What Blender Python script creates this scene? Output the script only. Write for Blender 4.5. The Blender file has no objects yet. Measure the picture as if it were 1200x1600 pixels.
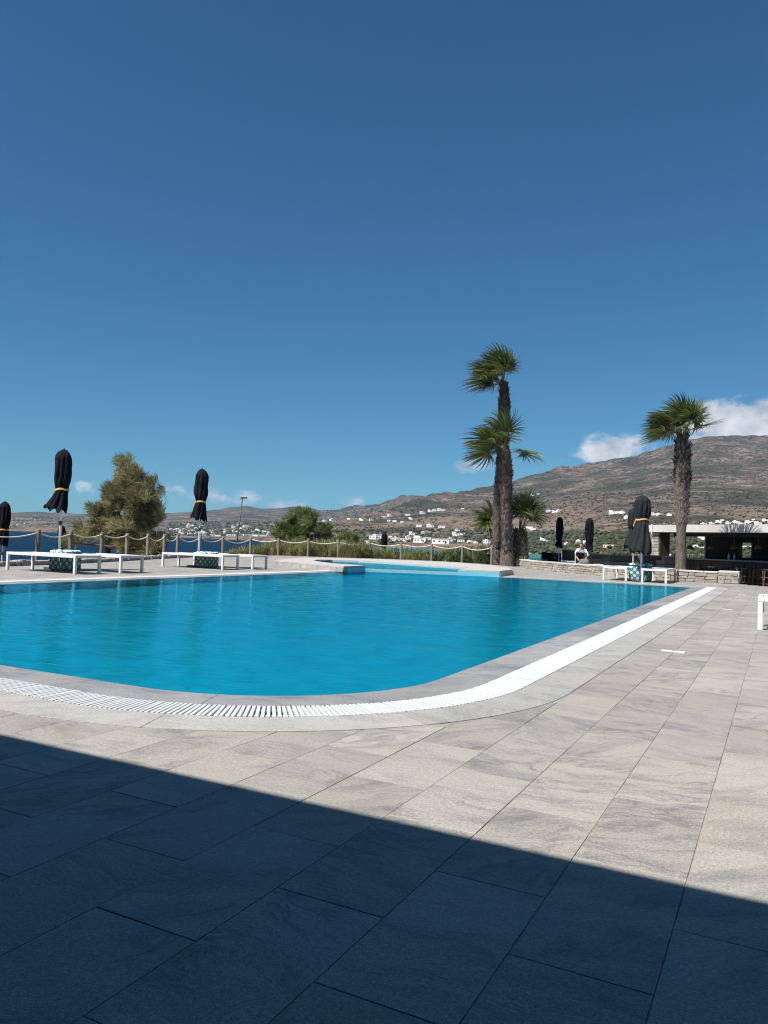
import bpy, bmesh, math, random
import numpy as np
from mathutils import Vector, Matrix, noise
random.seed(7); rng = np.random.default_rng(7)
R = math.radians
scene = bpy.context.scene
COL = scene.collection

# ------------------------------------------------------------------ camera
CAM_H = 0.88
FPX = 1204.0                       # focal length in pixels of the 1200x1600 photograph
_d1 = Vector((618, -68, FPX)).normalized()          # world +Y seen from the camera (x right, y up, z forward)
_d2 = Vector((-2350, 35, FPX)); _d2 = (_d2 - _d1*_d1.dot(_d2)).normalized()   # world -X
_up = _d2.cross(_d1)
if _up.y < 0: _up = -_up
MW = Matrix((-_d2, _d1, _up))      # camera vector -> world vector
c_r, c_u, c_f = MW @ Vector((1,0,0)), MW @ Vector((0,1,0)), MW @ Vector((0,0,1))
cam_data = bpy.data.cameras.new('camera'); cam = bpy.data.objects.new('camera', cam_data); COL.objects.link(cam)
m = Matrix((c_r, c_u, -c_f)).transposed().to_4x4(); m.translation = (0, 0, CAM_H); cam.matrix_world = m
cam_data.sensor_fit = 'VERTICAL'; cam_data.sensor_height = 24; cam_data.lens = 24*FPX/1600
cam_data.clip_start = 0.05; cam_data.clip_end = 60000
scene.camera = cam
def ray(x, y): return MW @ Vector((x-600, 800-y, FPX))
def gp(x, y, z=0.0):               # pixel -> point on the level z
    r = ray(x, y); t = (z-CAM_H)/r.z; return Vector((r.x*t, r.y*t, z))
def dp(x, y, d):                   # pixel -> point at depth d (metres along the view axis)
    r = ray(x, y); return Vector((0,0,CAM_H)) + r*(d/FPX)
def px(p):                         # point -> pixel
    v = Vector(p) - Vector((0,0,CAM_H)); z = v.dot(c_f)
    if z < 1e-3: return (-9e3, -9e3, z)
    return (600+FPX*v.dot(c_r)/z, 800-FPX*v.dot(c_u)/z, z)

# ------------------------------------------------------------------ sky, sun, exposure
SUN_EL, SUN_AZ = 54.0, 24.0        # light travels towards +Y, turned SUN_AZ towards +X
sun_dir = Vector((-math.sin(R(SUN_AZ))*math.cos(R(SUN_EL)), -math.cos(R(SUN_AZ))*math.cos(R(SUN_EL)), math.sin(R(SUN_EL))))
world = bpy.data.worlds.new('World'); scene.world = world; world.use_nodes = True
wt = world.node_tree; wt.nodes.clear()
def wn(t, **k):
    n = wt.nodes.new(t)
    for a, b in k.items(): setattr(n, a, b)
    return n
sky = wn('ShaderNodeTexSky', sky_type='NISHITA', sun_disc=False)
sky.sun_elevation = R(SUN_EL); sky.sun_rotation = R(180+SUN_AZ); sky.altitude = 0; sky.air_density = 1.0; sky.dust_density = 0.1; sky.ozone_density = 6.0
bg = wn('ShaderNodeBackground'); bg.inputs['Strength'].default_value = 0.050
wo = wn('ShaderNodeOutputWorld')
# clouds: cumulus low over the hills, laid out by direction in the sky
tc = wn('ShaderNodeTexCoord')
def wmath(op, a, b=None, c=None, clamp=False):
    n = wn('ShaderNodeMath', operation=op, use_clamp=clamp)
    for i, v in enumerate((a, b, c)):
        if v is None: continue
        if isinstance(v, (int, float)): n.inputs[i].default_value = v
        else: wt.links.new(v, n.inputs[i])
    return n.outputs[0]
cn = wn('ShaderNodeTexNoise'); cn.inputs['Scale'].default_value = 26; cn.inputs['Detail'].default_value = 9; cn.inputs['Roughness'].default_value = 0.58
wmap = wn('ShaderNodeMapping'); wmap.inputs['Scale'].default_value = (1, 1, 1.7)
wt.links.new(tc.outputs['Generated'], wmap.inputs['Vector']); wt.links.new(wmap.outputs[0], cn.inputs['Vector'])
sepn = wn('ShaderNodeSeparateXYZ'); wt.links.new(tc.outputs['Generated'], sepn.inputs[0])
CLOUDS = [  # pixel centre, half sizes in pixels, weight
 (1165, 668, 95, 42, 1.0), (1120, 672, 60, 26, .9), (1230, 660, 80, 40, 1.0), (948, 706, 50, 26, .95), (990, 700, 40, 18, .7), (918, 722, 36, 14, .55),
 (1000, 660, 30, 10, .30), (748, 728, 38, 15, .6), (133, 762, 22, 11, .75), (272, 766, 26, 12, .72), (335, 774, 46, 17, .76),
 (382, 778, 34, 14, .76), (452, 790, 40, 12, .7), (545, 784, 46, 12, .6), (1190, 630, 40, 12, .3), (1350, 660, 90, 40, .9), (1480, 700, 90, 40, .8), (-150, 770, 60, 14, .5), (-330, 760, 70, 18, .5)]
tot = None
for (x, y, hx, hy, w) in CLOUDS:
    d = ray(x, y).normalized(); side = d.cross(Vector((0,0,1))).normalized(); upv = side.cross(d)
    a = wn('ShaderNodeVectorMath', operation='DOT_PRODUCT'); wt.links.new(tc.outputs['Generated'], a.inputs[0]); a.inputs[1].default_value = side*(FPX/hx)
    b = wn('ShaderNodeVectorMath', operation='DOT_PRODUCT'); wt.links.new(tc.outputs['Generated'], b.inputs[0]); b.inputs[1].default_value = upv*(FPX/hy)
    off = d.dot(upv*(FPX/hy))
    f = wn('ShaderNodeVectorMath', operation='DOT_PRODUCT'); wt.links.new(tc.outputs['Generated'], f.inputs[0]); f.inputs[1].default_value = d
    b2 = wmath('SUBTRACT', b.outputs['Value'], off)
    q = wmath('ADD', wmath('MULTIPLY', a.outputs['Value'], a.outputs['Value']), wmath('MULTIPLY', b2, b2))
    g = wmath('MULTIPLY', wmath('MAXIMUM', wmath('SUBTRACT', 1.0, wmath('MULTIPLY', q, .5)), 0.0), w)
    g = wmath('MULTIPLY', g, wmath('GREATER_THAN', f.outputs['Value'], 0.3))
    tot = g if tot is None else wmath('MAXIMUM', tot, g)
# mask = smooth threshold of noise + local weight
cov = wmath('ADD', wmath('MULTIPLY', wmath('SUBTRACT', cn.outputs['Fac'], 0.5), 2.6), wmath('SUBTRACT', wmath('MULTIPLY', tot, 1.5), 0.72))
ramp = wn('ShaderNodeMapRange', interpolation_type='SMOOTHSTEP'); ramp.inputs['From Min'].default_value = -.12; ramp.inputs['From Max'].default_value = .55
wt.links.new(cov, ramp.inputs['Value'])
cmask = wmath('MULTIPLY', ramp.outputs[0], wmath('MINIMUM', wmath('MULTIPLY', tot, 2.0), 1.0))
ccol = wn('ShaderNodeMixRGB'); ccol.inputs[1].default_value = (5.0, 5.6, 6.6, 1); ccol.inputs[2].default_value = (10.8, 10.8, 11.0, 1)
cn2 = wn('ShaderNodeTexNoise'); cn2.inputs['Scale'].default_value = 40; cn2.inputs['Detail'].default_value = 6
wt.links.new(tc.outputs['Generated'], cn2.inputs['Vector'])
wt.links.new(wmath('MULTIPLY', wmath('SUBTRACT', cn2.outputs['Fac'], .3), 2.2, clamp=True), ccol.inputs[0])
mixc = wn('ShaderNodeMixRGB'); wt.links.new(cmask, mixc.inputs[0]); hs = wn('ShaderNodeMixRGB', blend_type='MULTIPLY'); hs.inputs[0].default_value = 1; hs.inputs[2].default_value = (.385, .82, .97, 1); wt.links.new(sky.outputs[0], hs.inputs[1]); wt.links.new(hs.outputs[0], mixc.inputs[1]); wt.links.new(ccol.outputs[0], mixc.inputs[2])
wt.links.new(mixc.outputs[0], bg.inputs[0]); wt.links.new(bg.outputs[0], wo.inputs[0])

sd = bpy.data.lights.new('sun', 'SUN'); sd.energy = 5.0; sd.angle = R(0.53); sd.color = (1.0, 0.955, 0.89)
sun = bpy.data.objects.new('sun', sd); COL.objects.link(sun); sun.rotation_euler = (-sun_dir).to_track_quat('-Z', 'Y').to_euler(); sun.location = (0, 0, 40)
vs = scene.view_settings; scene.display_settings.display_device = 'sRGB'
vs.view_transform = 'Standard'; vs.look = 'None'; vs.exposure = 0.75; vs.gamma = 1.0; vs.use_curve_mapping = False
cy = scene.cycles; cy.use_denoising = True; cy.max_bounces = 10; cy.diffuse_bounces = 4; cy.glossy_bounces = 4; cy.transmission_bounces = 8; cy.transparent_max_bounces = 24
cy.volume_bounces = 0; cy.filter_width = 1.1; cy.caustics_reflective = False; cy.caustics_refractive = True; cy.sample_clamp_indirect = 6
try: cy.denoising_input_passes = 'RGB_ALBEDO_NORMAL'
except Exception: pass
sd.cycles.is_caustics_light = True

# ------------------------------------------------------------------ helpers
def mk(name, verts, faces, mat=None, parent=None, smooth=False):
    me = bpy.data.meshes.new(name); me.from_pydata([tuple(v) for v in verts], [], faces)
    if mat is not None:
        for q in (mat if isinstance(mat, (list, tuple)) else [mat]): me.materials.append(q)
    if smooth: me.polygons.foreach_set('use_smooth', [True]*len(me.polygons))
    me.update()
    o = bpy.data.objects.new(name, me); COL.objects.link(o)
    if parent is not None: o.parent = parent
    return o
def tag(o, label=None, cat=None, group=None, kind=None):
    if label: o['label'] = label
    if cat: o['category'] = cat
    if group: o['group'] = group
    if kind: o['kind'] = kind
    return o
def empty(name, loc=(0,0,0), rz=0.0):
    o = bpy.data.objects.new(name, None); COL.objects.link(o); o.location = loc; o.rotation_euler = (0,0,rz); o.empty_display_size = .2
    return o
def thing(name, label, cat, loc=(0,0,0), rz=0.0, group=None): return tag(empty(name, loc, rz), label, cat, group)
def dup(o, parent=None):
    c = o.copy(); COL.objects.link(c); c.parent = parent
    for ch in o.children: dup(ch, c)
    return c
class MB:
    def __init__(s): s.v = []; s.f = []; s.m = []
    def add(s, vs, fs, m=0):
        b = len(s.v); s.v += [tuple(q) for q in vs]; s.f += [tuple(i+b for i in q) for q in fs]; s.m += [m]*len(fs)
    def box(s, x0, x1, y0, y1, z0, z1, m=0):
        s.add([(x0,y0,z0),(x1,y0,z0),(x1,y1,z0),(x0,y1,z0),(x0,y0,z1),(x1,y0,z1),(x1,y1,z1),(x0,y1,z1)],
              [(3,2,1,0),(4,5,6,7),(0,1,5,4),(1,2,6,5),(2,3,7,6),(3,0,4,7)], m)
    def bbox(s, x0, x1, y0, y1, z0, z1, b, m=0):      # box with chamfered edges
        bm = bmesh.new(); bmesh.ops.create_cube(bm, size=1)
        for v in bm.verts: v.co = ((x0+x1)/2+v.co.x*(x1-x0), (y0+y1)/2+v.co.y*(y1-y0), (z0+z1)/2+v.co.z*(z1-z0))
        bmesh.ops.bevel(bm, geom=bm.edges[:], offset=b, segments=1, affect='EDGES', profile=.5)
        bm.verts.index_update(); s.add([v.co[:] for v in bm.verts], [[v.index for v in f.verts] for f in bm.faces], m); bm.free()
    def tube(s, pts, rad, n=8, m=0, cap=True):
        pts = [Vector(p) for p in pts]; rads = rad if isinstance(rad, (list, tuple)) else [rad]*len(pts)
        rings = []; ref = Vector((.3,.9,.2))
        for i, p in enumerate(pts):
            d = (pts[min(i+1,len(pts)-1)]-pts[max(i-1,0)]).normalized()
            a = d.cross(ref if abs(d.dot(ref)) < .95 else Vector((1,0,0))).normalized(); b = d.cross(a)
            rings.append([p+(a*math.cos(2*math.pi*k/n)+b*math.sin(2*math.pi*k/n))*rads[i] for k in range(n)])
        vs = [q for r in rings for q in r]; fs = []
        for i in range(len(pts)-1):
            for k in range(n): fs.append((i*n+k, i*n+(k+1)%n, (i+1)*n+(k+1)%n, (i+1)*n+k))
        if cap: fs.append(tuple(range(n-1,-1,-1))); fs.append(tuple((len(pts)-1)*n+k for k in range(n)))
        s.add(vs, fs, m)
    def lathe(s, prof, n=16, m=0, c=(0,0)):
        vs = [(c[0]+r*math.cos(2*math.pi*k/n), c[1]+r*math.sin(2*math.pi*k/n), z) for r, z in prof for k in range(n)]
        fs = [(i*n+k, i*n+(k+1)%n, (i+1)*n+(k+1)%n, (i+1)*n+k) for i in range(len(prof)-1) for k in range(n)]
        fs.append(tuple(range(n-1,-1,-1))); fs.append(tuple((len(prof)-1)*n+k for k in range(n)))
        s.add(vs, fs, m)
    def build(s, name, mat, parent=None, smooth=False):
        o = mk(name, s.v, s.f, mat, parent, smooth)
        if isinstance(mat, (list, tuple)): o.data.polygons.foreach_set('material_index', s.m)
        return o

# ------------------------------------------------------------------ materials
class NT:
    def __init__(s, name):
        s.mat = bpy.data.materials.new(name); s.mat.use_nodes = True; s.t = s.mat.node_tree; s.t.nodes.clear()
        s.out = s.n('ShaderNodeOutputMaterial'); s.b = s.n('ShaderNodeBsdfPrincipled'); s.l(s.b.outputs[0], s.out.inputs[0])
    def n(s, t, **k):
        q = s.t.nodes.new(t)
        for a, b in k.items(): setattr(q, a, b)
        return q
    def l(s, a, b): s.t.links.new(a, b)
    def set(s, node, key, v):
        if isinstance(v, (int, float)): node.inputs[key].default_value = v
        elif isinstance(v, (tuple, list)): node.inputs[key].default_value = tuple(v) if len(v) != 3 or node.inputs[key].type == 'VECTOR' else (*v, 1)
        else: s.l(v, node.inputs[key])
    def math(s, op, a, b=None, c=None, clamp=False):
        q = s.n('ShaderNodeMath', operation=op, use_clamp=clamp)
        for i, v in enumerate((a, b, c)):
            if v is not None: s.set(q, i, v)
        return q.outputs[0]
    def vmath(s, op, a, b=None):
        q = s.n('ShaderNodeVectorMath', operation=op)
        s.set(q, 0, a)
        if b is not None: s.set(q, 1, b)
        return q.outputs[0]
    def noise(s, vec=None, scale=5, detail=4, rough=.55, dist=0.0, out='Fac'):
        q = s.n('ShaderNodeTexNoise'); q.inputs['Scale'].default_value = scale; q.inputs['Detail'].default_value = detail
        q.inputs['Roughness'].default_value = rough; q.inputs['Distortion'].default_value = dist
        if vec is not None: s.l(vec, q.inputs['Vector'])
        return q.outputs[out]
    def ramp(s, fac, stops, interp='LINEAR'):
        q = s.n('ShaderNodeValToRGB'); q.color_ramp.interpolation = interp; e = q.color_ramp.elements
        while len(e) < len(stops): e.new(.5)
        for i, (p, c) in enumerate(stops):
            e[i].position = p; e[i].color = (*c, 1) if isinstance(c, (tuple, list)) else (c, c, c, 1)
        s.l(fac, q.inputs[0]); return q.outputs[0]
    def mix(s, fac, a, b, blend='MIX'):
        q = s.n('ShaderNodeMixRGB', blend_type=blend)
        s.set(q, 0, fac); s.set(q, 1, a); s.set(q, 2, b); return q.outputs[0]
    def mapping(s, vec, scale=(1,1,1), loc=(0,0,0), rot=(0,0,0)):
        q = s.n('ShaderNodeMapping'); s.l(vec, q.inputs[0]); q.inputs['Scale'].default_value = scale; q.inputs['Location'].default_value = loc; q.inputs['Rotation'].default_value = rot
        return q.outputs[0]
    def pos(s): return s.n('ShaderNodeNewGeometry').outputs['Position']
    def objc(s): return s.n('ShaderNodeTexCoord').outputs['Object']
    def rnd(s): return s.n('ShaderNodeObjectInfo').outputs['Random']
    def attr(s, name): return s.n('ShaderNodeAttribute', attribute_name=name).outputs['Fac']
    def bump(s, h, strength=.3, dist=.01):
        q = s.n('ShaderNodeBump'); q.inputs['Strength'].default_value = strength; q.inputs['Distance'].default_value = dist
        s.l(h, q.inputs['Height']); s.l(q.outputs[0], s.b.inputs['Normal']); return q.outputs[0]
    def base(s, c): s.set(s.b, 'Base Color', c)
    def rough(s, v): s.set(s.b, 'Roughness', v)
    def spec(s, v): s.b.inputs['Specular IOR Level'].default_value = v

def simple(name, col, rough=.6, var=.12, scale=8, bump=0.0, bscale=60, spec=.4, metal=0.0):
    q = NT(name); p = q.objc()
    nz = q.noise(p, scale, 5, .6); r = q.rnd()
    f = q.math('ADD', q.math('MULTIPLY', q.math('SUBTRACT', nz, .5), var*2.4), q.math('ADD', q.math('MULTIPLY', q.math('SUBTRACT', r, .5), var), 1.0))
    c = q.n('ShaderNodeVectorMath', operation='SCALE'); c.inputs[0].default_value = col; q.l(f, c.inputs['Scale'])
    q.base(c.outputs[0]); q.rough(rough); q.spec(spec); q.b.inputs['Metallic'].default_value = metal
    if bump: q.bump(q.noise(p, bscale, 4), bump, .01)
    return q.mat

def marble(name, kind='object', light=(.312,.292,.259), grey=(.198,.194,.185), vein=(.10,.10,.105), amt=1.0, rough=.55, streak=False, wet=False):
    q = NT(name); p = q.pos()
    r = q.attr('rnd') if kind == 'attr' else q.rnd()
    cr = q.n('ShaderNodeCombineXYZ'); q.l(q.math('MULTIPLY', r, 61.0), cr.inputs[0]); q.l(q.math('MULTIPLY', r, 137.0), cr.inputs[1]); q.l(q.math('MULTIPLY', r, 29.0), cr.inputs[2])
    v = q.vmath('ADD', p, cr.outputs[0])
    # flow direction differs a little from slab to slab
    rot = q.n('ShaderNodeVectorRotate', rotation_type='Z_AXIS'); q.l(v, rot.inputs['Vector']); q.l(q.math('ADD', q.math('MULTIPLY', q.math('SUBTRACT', r, .5), 1.6), -.25), rot.inputs['Angle'])
    v = rot.outputs[0]
    warp = q.noise(v, 2.2, 4, .6, out='Color')
    w = q.vmath('ADD', v, q.vmath('MULTIPLY', q.vmath('SUBTRACT', warp, (.5,.5,.5)), (.30,.30,.30)))
    big = q.noise(q.mapping(w, (1.4, 4.5, 1)), 1.6, 5, .62)
    c = q.ramp(big, [(.30, grey), (.50, light), (.75, tuple(min(1, a*1.1) for a in light))])
    c = q.mix(q.math('MULTIPLY', q.math('SUBTRACT', r, .45), .85, clamp=True), c, grey)
    r2 = q.math('FRACT', q.math('MULTIPLY', r, 7.31)); tone = q.n('ShaderNodeVectorMath', operation='SCALE'); q.l(c, tone.inputs[0]); q.l(q.math('ADD', q.math('MULTIPLY', r2, .24), .88), tone.inputs['Scale']); c = tone.outputs[0]
    warm = q.noise(w, 1.1, 3, .5)
    c = q.mix(q.math('MULTIPLY', q.math('SUBTRACT', warm, .48), 1.6, clamp=True), c, (light[0]*1.06, light[1]*.98, light[2]*.88))
    # dark veins: thin iso-lines of a warped noise, present only in patches
    vn = q.noise(q.mapping(w, (1.2, 3.2, 1)), 2.6, 6, .6, .6)
    line = q.ramp(q.math('ABSOLUTE', q.math('SUBTRACT', vn, .5)), [(0, 1.0), (.014, .6), (.065, 0.0)])
    patch = q.ramp(q.noise(v, 1.7, 2), [(.47, 0.0), (.60, 1.0)])
    c = q.mix(q.math('MULTIPLY', q.math('MULTIPLY', line, patch), .62*amt), c, vein)
    fine = q.noise(q.mapping(w, (2.5, 30, 1)), 3.0, 4, .6)      # fine bedding streaks
    c = q.mix(q.math('MULTIPLY', q.math('SUBTRACT', .52, fine), 1.7 if streak else .7, clamp=True), c, tuple(a*.62 for a in light))
    grain = q.noise(p, 300, 3, .7)
    c = q.mix(.42, c, q.ramp(grain, [(.34, .12), (.66, .86)]), 'OVERLAY')
    c = q.mix(.30, c, q.ramp(q.noise(p, 95, 3, .7), [(.36, .2), (.64, .8)]), 'OVERLAY')
    stain = q.noise(p, .9, 5, .65)
    c = q.mix(q.math('MULTIPLY', q.math('SUBTRACT', stain, .52), 1.1, clamp=True), c, (light[0]*.72, light[1]*.70, light[2]*.66))
    q.base(c); q.spec(.35)
    if wet:
        q.rough(q.ramp(q.noise(p, 1.5, 3), [(.36, .22), (.55, .6)]))
    else: q.rough(q.ramp(fine, [(.3, rough+.12), (.7, rough-.08)]))
    h = q.math('ADD', q.math('MULTIPLY', q.noise(p, 230, 4, .65), .6), q.math('MULTIPLY', fine, .6))
    q.bump(h, .55, .005)
    return q.mat
M = {}
M['tile'] = marble('tile_marble'); M['tile_far'] = marble('tile_marble_joined', 'attr', streak=True)
M['coping'] = marble('coping_marble', light=(.25,.248,.245), grey=(.165,.163,.162), vein=(.10,.10,.10), streak=True, wet=True)
M['band'] = marble('band_marble', light=(.355,.345,.322), grey=(.285,.28,.27), amt=.6)
M['platform'] = marble('platform_marble', light=(.44,.42,.395), grey=(.36,.35,.335), amt=.3)
q = NT('grout'); nz = q.noise(q.pos(), 7, 5, .7)
q.base(q.ramp(nz, [(.34, (.05,.04,.033)), (.44, (.17,.145,.12)), (.56,(.29,.265,.23))])); q.rough(.95); M['grout'] = q.mat
M['white_plastic'] = simple('white_plastic', (.50,.515,.515), .45, .04, 3)
M['white_paint'] = simple('white_paint', (.58,.585,.58), .35, .05, 4, spec=.5)
M['sling'] = simple('sling_fabric', (.40,.42,.43), .8, .08, 30)
M['trough'] = simple('trough', (.12,.13,.13), .5)
# pool shell: painted/mosaic blue
q = NT('pool_mosaic'); p = q.pos()
br = q.n('ShaderNodeTexBrick'); br.offset = 0.0; q.l(q.mapping(p, (1,1,1)), br.inputs['Vector']); br.inputs['Scale'].default_value = 1
br.inputs['Mortar Size'].default_value = .006; br.inputs['Brick Width'].default_value = .25; br.inputs['Row Height'].default_value = .25
br.inputs['Color1'].default_value = (.008,.345,.465,1); br.inputs['Color2'].default_value = (.007,.325,.445,1); br.inputs['Mortar'].default_value = (.02,.345,.46,1)
nz = q.noise(p, .7, 4)
q.base(q.mix(q.math('MULTIPLY', q.math('SUBTRACT', nz, .4), 1.4, clamp=True), br.outputs[0], (.004,.265,.39))); q.rough(.5); M['mosaic'] = q.mat
# water
def water_mat(name, tint, bump=.11, scale=7.0, rough=.015):
    q = NT(name); q.t.nodes.remove(q.b)
    p = q.pos()
    n1 = q.noise(q.mapping(p, (1, 1.8, 1), rot=(0,0,.5)), scale, 4, .6); n2 = q.noise(q.mapping(p, (1, 2.2, 1), rot=(0,0,.35)), scale*.28, 3, .5)
    bp = q.n('ShaderNodeBump'); bp.inputs['Strength'].default_value = bump; bp.inputs['Distance'].default_value = .06
    q.l(q.math('ADD', n1, q.math('MULTIPLY', n2, 2.0)), bp.inputs['Height'])
    fr = q.n('ShaderNodeFresnel'); fr.inputs['IOR'].default_value = 1.33; q.l(bp.outputs[0], fr.inputs['Normal'])
    gl = q.n('ShaderNodeBsdfGlossy'); gl.inputs['Roughness'].default_value = rough; gl.inputs['Color'].default_value = (.16,.66,.86,1); q.l(bp.outputs[0], gl.inputs['Normal'])
    rf = q.n('ShaderNodeBsdfRefraction'); rf.inputs['IOR'].default_value = 1.33; rf.inputs['Roughness'].default_value = 0; rf.inputs['Color'].default_value = (*tint, 1); q.l(bp.outputs[0], rf.inputs['Normal'])
    mx = q.n('ShaderNodeMixShader'); q.l(fr.outputs[0], mx.inputs[0]); q.l(rf.outputs[0], mx.inputs[1]); q.l(gl.outputs[0], mx.inputs[2])
    q.l(mx.outputs[0], q.out.inputs[0]); return q.mat
M['water'] = water_mat('pool_water', (.32,.95,.98))

# ------------------------------------------------------------------ pool outline and deck
XR, XL, YN, YB = -1.95, -11.05, 3.35, 21.05        # inner edge of the coping
RC = 1.36
def outline(o, seg=14):
    pts = []
    c1 = (XR-RC, YN+RC); c0 = (XL+RC, YN+RC); r = RC+o
    pts.append((XL-o, YB+o))
    for k in range(seg+1):
        a = math.pi + k/seg*math.pi/2; pts.append((c0[0]+r*math.cos(a), c0[1]+r*math.sin(a)))
    for k in range(seg+1):
        a = 1.5*math.pi + k/seg*math.pi/2; pts.append((c1[0]+r*math.cos(a), c1[1]+r*math.sin(a)))
    pts.append((XR+o, YB+o))
    return pts                                     # counter-clockwise
def clip(poly, a, b, keep_left):
    out = []; n = len(poly)
    def side(p): 
        s = (b[0]-a[0])*(p[1]-a[1])-(b[1]-a[1])*(p[0]-a[0]); return s if keep_left else -s
    for i in range(n):
        p, r = poly[i], poly[(i+1) % n]; sp, sr = side(p), side(r)
        if sp >= 0: out.append(p)
        if (sp > 0 and sr < 0) or (sp < 0 and sr > 0):
            t = sp/(sp-sr); out.append((p[0]+(r[0]-p[0])*t, p[1]+(r[1]-p[1])*t))
    return out
def area(poly): return .5*sum(poly[i][0]*poly[(i+1)%len(poly)][1]-poly[(i+1)%len(poly)][0]*poly[i][1] for i in range(len(poly))) if len(poly) > 2 else 0
def minus(poly, hull):
    pieces = []; cur = poly
    for i in range(len(hull)):
        a, b = hull[i], hull[(i+1) % len(hull)]
        o = clip(cur, a, b, False)
        if area(o) > 1e-5: pieces.append(o)
        cur = clip(cur, a, b, True)
        if area(cur) < 1e-6: break
    return pieces
def inside(p, poly):
    c = False; n = len(poly)
    for i in range(n):
        a, b = poly[i], poly[(i+1)%n]
        if (a[1] > p[1]) != (b[1] > p[1]) and p[0] < (b[0]-a[0])*(p[1]-a[1])/(b[1]-a[1])+a[0]: c = not c
    return c
DECK = [(9,-7), (9,17.2), (-.3,24.15), (-1.0,25.0), (-2.7,25.0), (-4.0,25.4), (-4.83,26.1), (-7.35,28.5), (-9.7,32.2), (-11.9,34.0), (-14,35.6), (-15.9,36.0), (-17.5,35.8), (-19.1,35.3),
        (-20.1,33.6), (-21.7,33.4), (-22.6,31.9), (-23.8,31.0), (-20.9,24.0), (-19.2,19.8), (-17.0,14.8), (-16.2,12.0), (-13,-7)]
deck = tag(empty('deck'), kind='structure')
PW, PL = .302, .61
hull_b = outline(.83)
bed = MB(); cand = []
for i in range(-74, 34):
    x0 = -1.116+PW*i; par = (i % 2)   # column i spans x0..x0+PW ; i=-1 has joints at 1.347
    yo = 1.347 if par else 1.652
    if par == 1: yo = 1.347
    for k in range(-14, 60):
        y0 = yo+PL*k; cxy = (x0+PW/2, y0+PL/2)
        if not inside(cxy, DECK): continue
        cell = [(x0,y0),(x0+PW,y0),(x0+PW,y0+PL),(x0,y0+PL)]
        near = XL-1.5 < cxy[0] < XR+1.5 and YN-1.5 < cxy[1] < YB+1.5
        pcs = minus(cell, hull_b) if near else [cell]
        if not pcs: continue
        for pc in pcs: bed.add([(x,y,-.0025) for x, y in pc], [tuple(range(len(pc)))])
        g = .0013
        cell2 = [(x0+g,y0+g),(x0+PW-g,y0+g),(x0+PW-g,y0+PL-g),(x0+g,y0+PL-g)]
        pcs2 = minus(cell2, hull_b) if near else [cell2]
        full = (len(pcs2) == 1 and abs(area(pcs2[0])-area(cell2)) < 1e-6)
        P = [px((x, y, 0)) for x, y in cell2]
        vis = min(q[2] for q in P) > .3 and any(-60 < q[0] < 1260 and q[1] < 1700 for q in P)
        sz = abs(area([(q[0], q[1]) for q in P])) if vis else 0
        cand.append((sz, full, cxy, pcs2))
bed_o = bed.build('grout_bed', M['grout'], deck)
cand.sort(key=lambda t: -t[0])
TH = .02
def tile_mesh(pcs, c=(0,0)):
    b = MB()
    for pc in pcs:
        n = len(pc); cx_ = sum(p[0] for p in pc)/n; cy_ = sum(p[1] for p in pc)/n; ins = .0009
        def shr(p):
            d = Vector((cx_-p[0], cy_-p[1])); L = d.length
            return (p[0]+d.x/L*ins*1.4, p[1]+d.y/L*ins*1.4) if L > 1e-6 else p
        top = [shr(p) for p in pc]
        vs = [(p[0]-c[0], p[1]-c[1], 0) for p in top]+[(p[0]-c[0], p[1]-c[1], -.0009) for p in pc]+[(p[0]-c[0], p[1]-c[1], -TH) for p in pc]
        fs = [tuple(range(n))]+[(n+j, n+(j+1)%n, (j+1)%n, j) for j in range(n)]+[(2*n+j, 2*n+(j+1)%n, n+(j+1)%n, n+j) for j in range(n)]
        b.add(vs, fs)
    return b
full_me = None
for sz, full, cxy, pcs in cand[:300]:
    if full and full_me is not None: o = bpy.data.objects.new('tile', full_me); COL.objects.link(o)
    else:
        o = tile_mesh(pcs, cxy).build('tile', M['tile'])
        if full: full_me = o.data
    o.parent = deck; o.location = (cxy[0], cxy[1], random.uniform(-.0008, .0008))
    o.rotation_euler = (random.gauss(0, .0010), random.gauss(0, .0014), random.gauss(0, .0008))
far = MB(); rn = []
for sz, full, cxy, pcs in cand[300:]:
    b = tile_mesh(pcs); dz = random.uniform(-.0008, .0008); r = random.random()
    far.add([(x, y, z+dz) for x, y, z in b.v], b.f); rn += [r]*len(b.f)
far_o = far.build('tiles', M['tile_far'], deck); far_o['kind'] = 'stuff'
at = far_o.data.attributes.new('rnd', 'FLOAT', 'FACE'); at.data.foreach_set('value', rn)

# pieces laid along the pool outline
def path(o, closed=True):
    P = outline(o, 24); out = [Vector((p[0], p[1])) for p in P]
    if closed: out.append(out[0].copy())
    L = [0.0]
    for a, b in zip(out, out[1:]): L.append(L[-1]+(b-a).length)
    return out, L
mid, mL = path(.42)
def on_path(s):
    s = s % mL[-1]
    import bisect
    i = min(max(bisect.bisect_right(mL, s)-1, 0), len(mid)-2); t = (s-mL[i])/(mL[i+1]-mL[i]); p = mid[i].lerp(mid[i+1], t); d = (mid[i+1]-mid[i]).normalized()
    if i > 0 and i < len(mid)-2:     # smooth the heading across the joints of the polyline
        d0 = (mid[i]-mid[i-1]).normalized(); d2 = (mid[i+2]-mid[i+1]).normalized()
        if d.dot(d0) > .9 and d.dot(d2) > .9: d = ((d0+d).normalized().lerp((d+d2).normalized(), t)).normalized()
    return p, Vector((d.y, -d.x))    # point on the mid line and outward normal
TOTAL = mL[-1]
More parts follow.
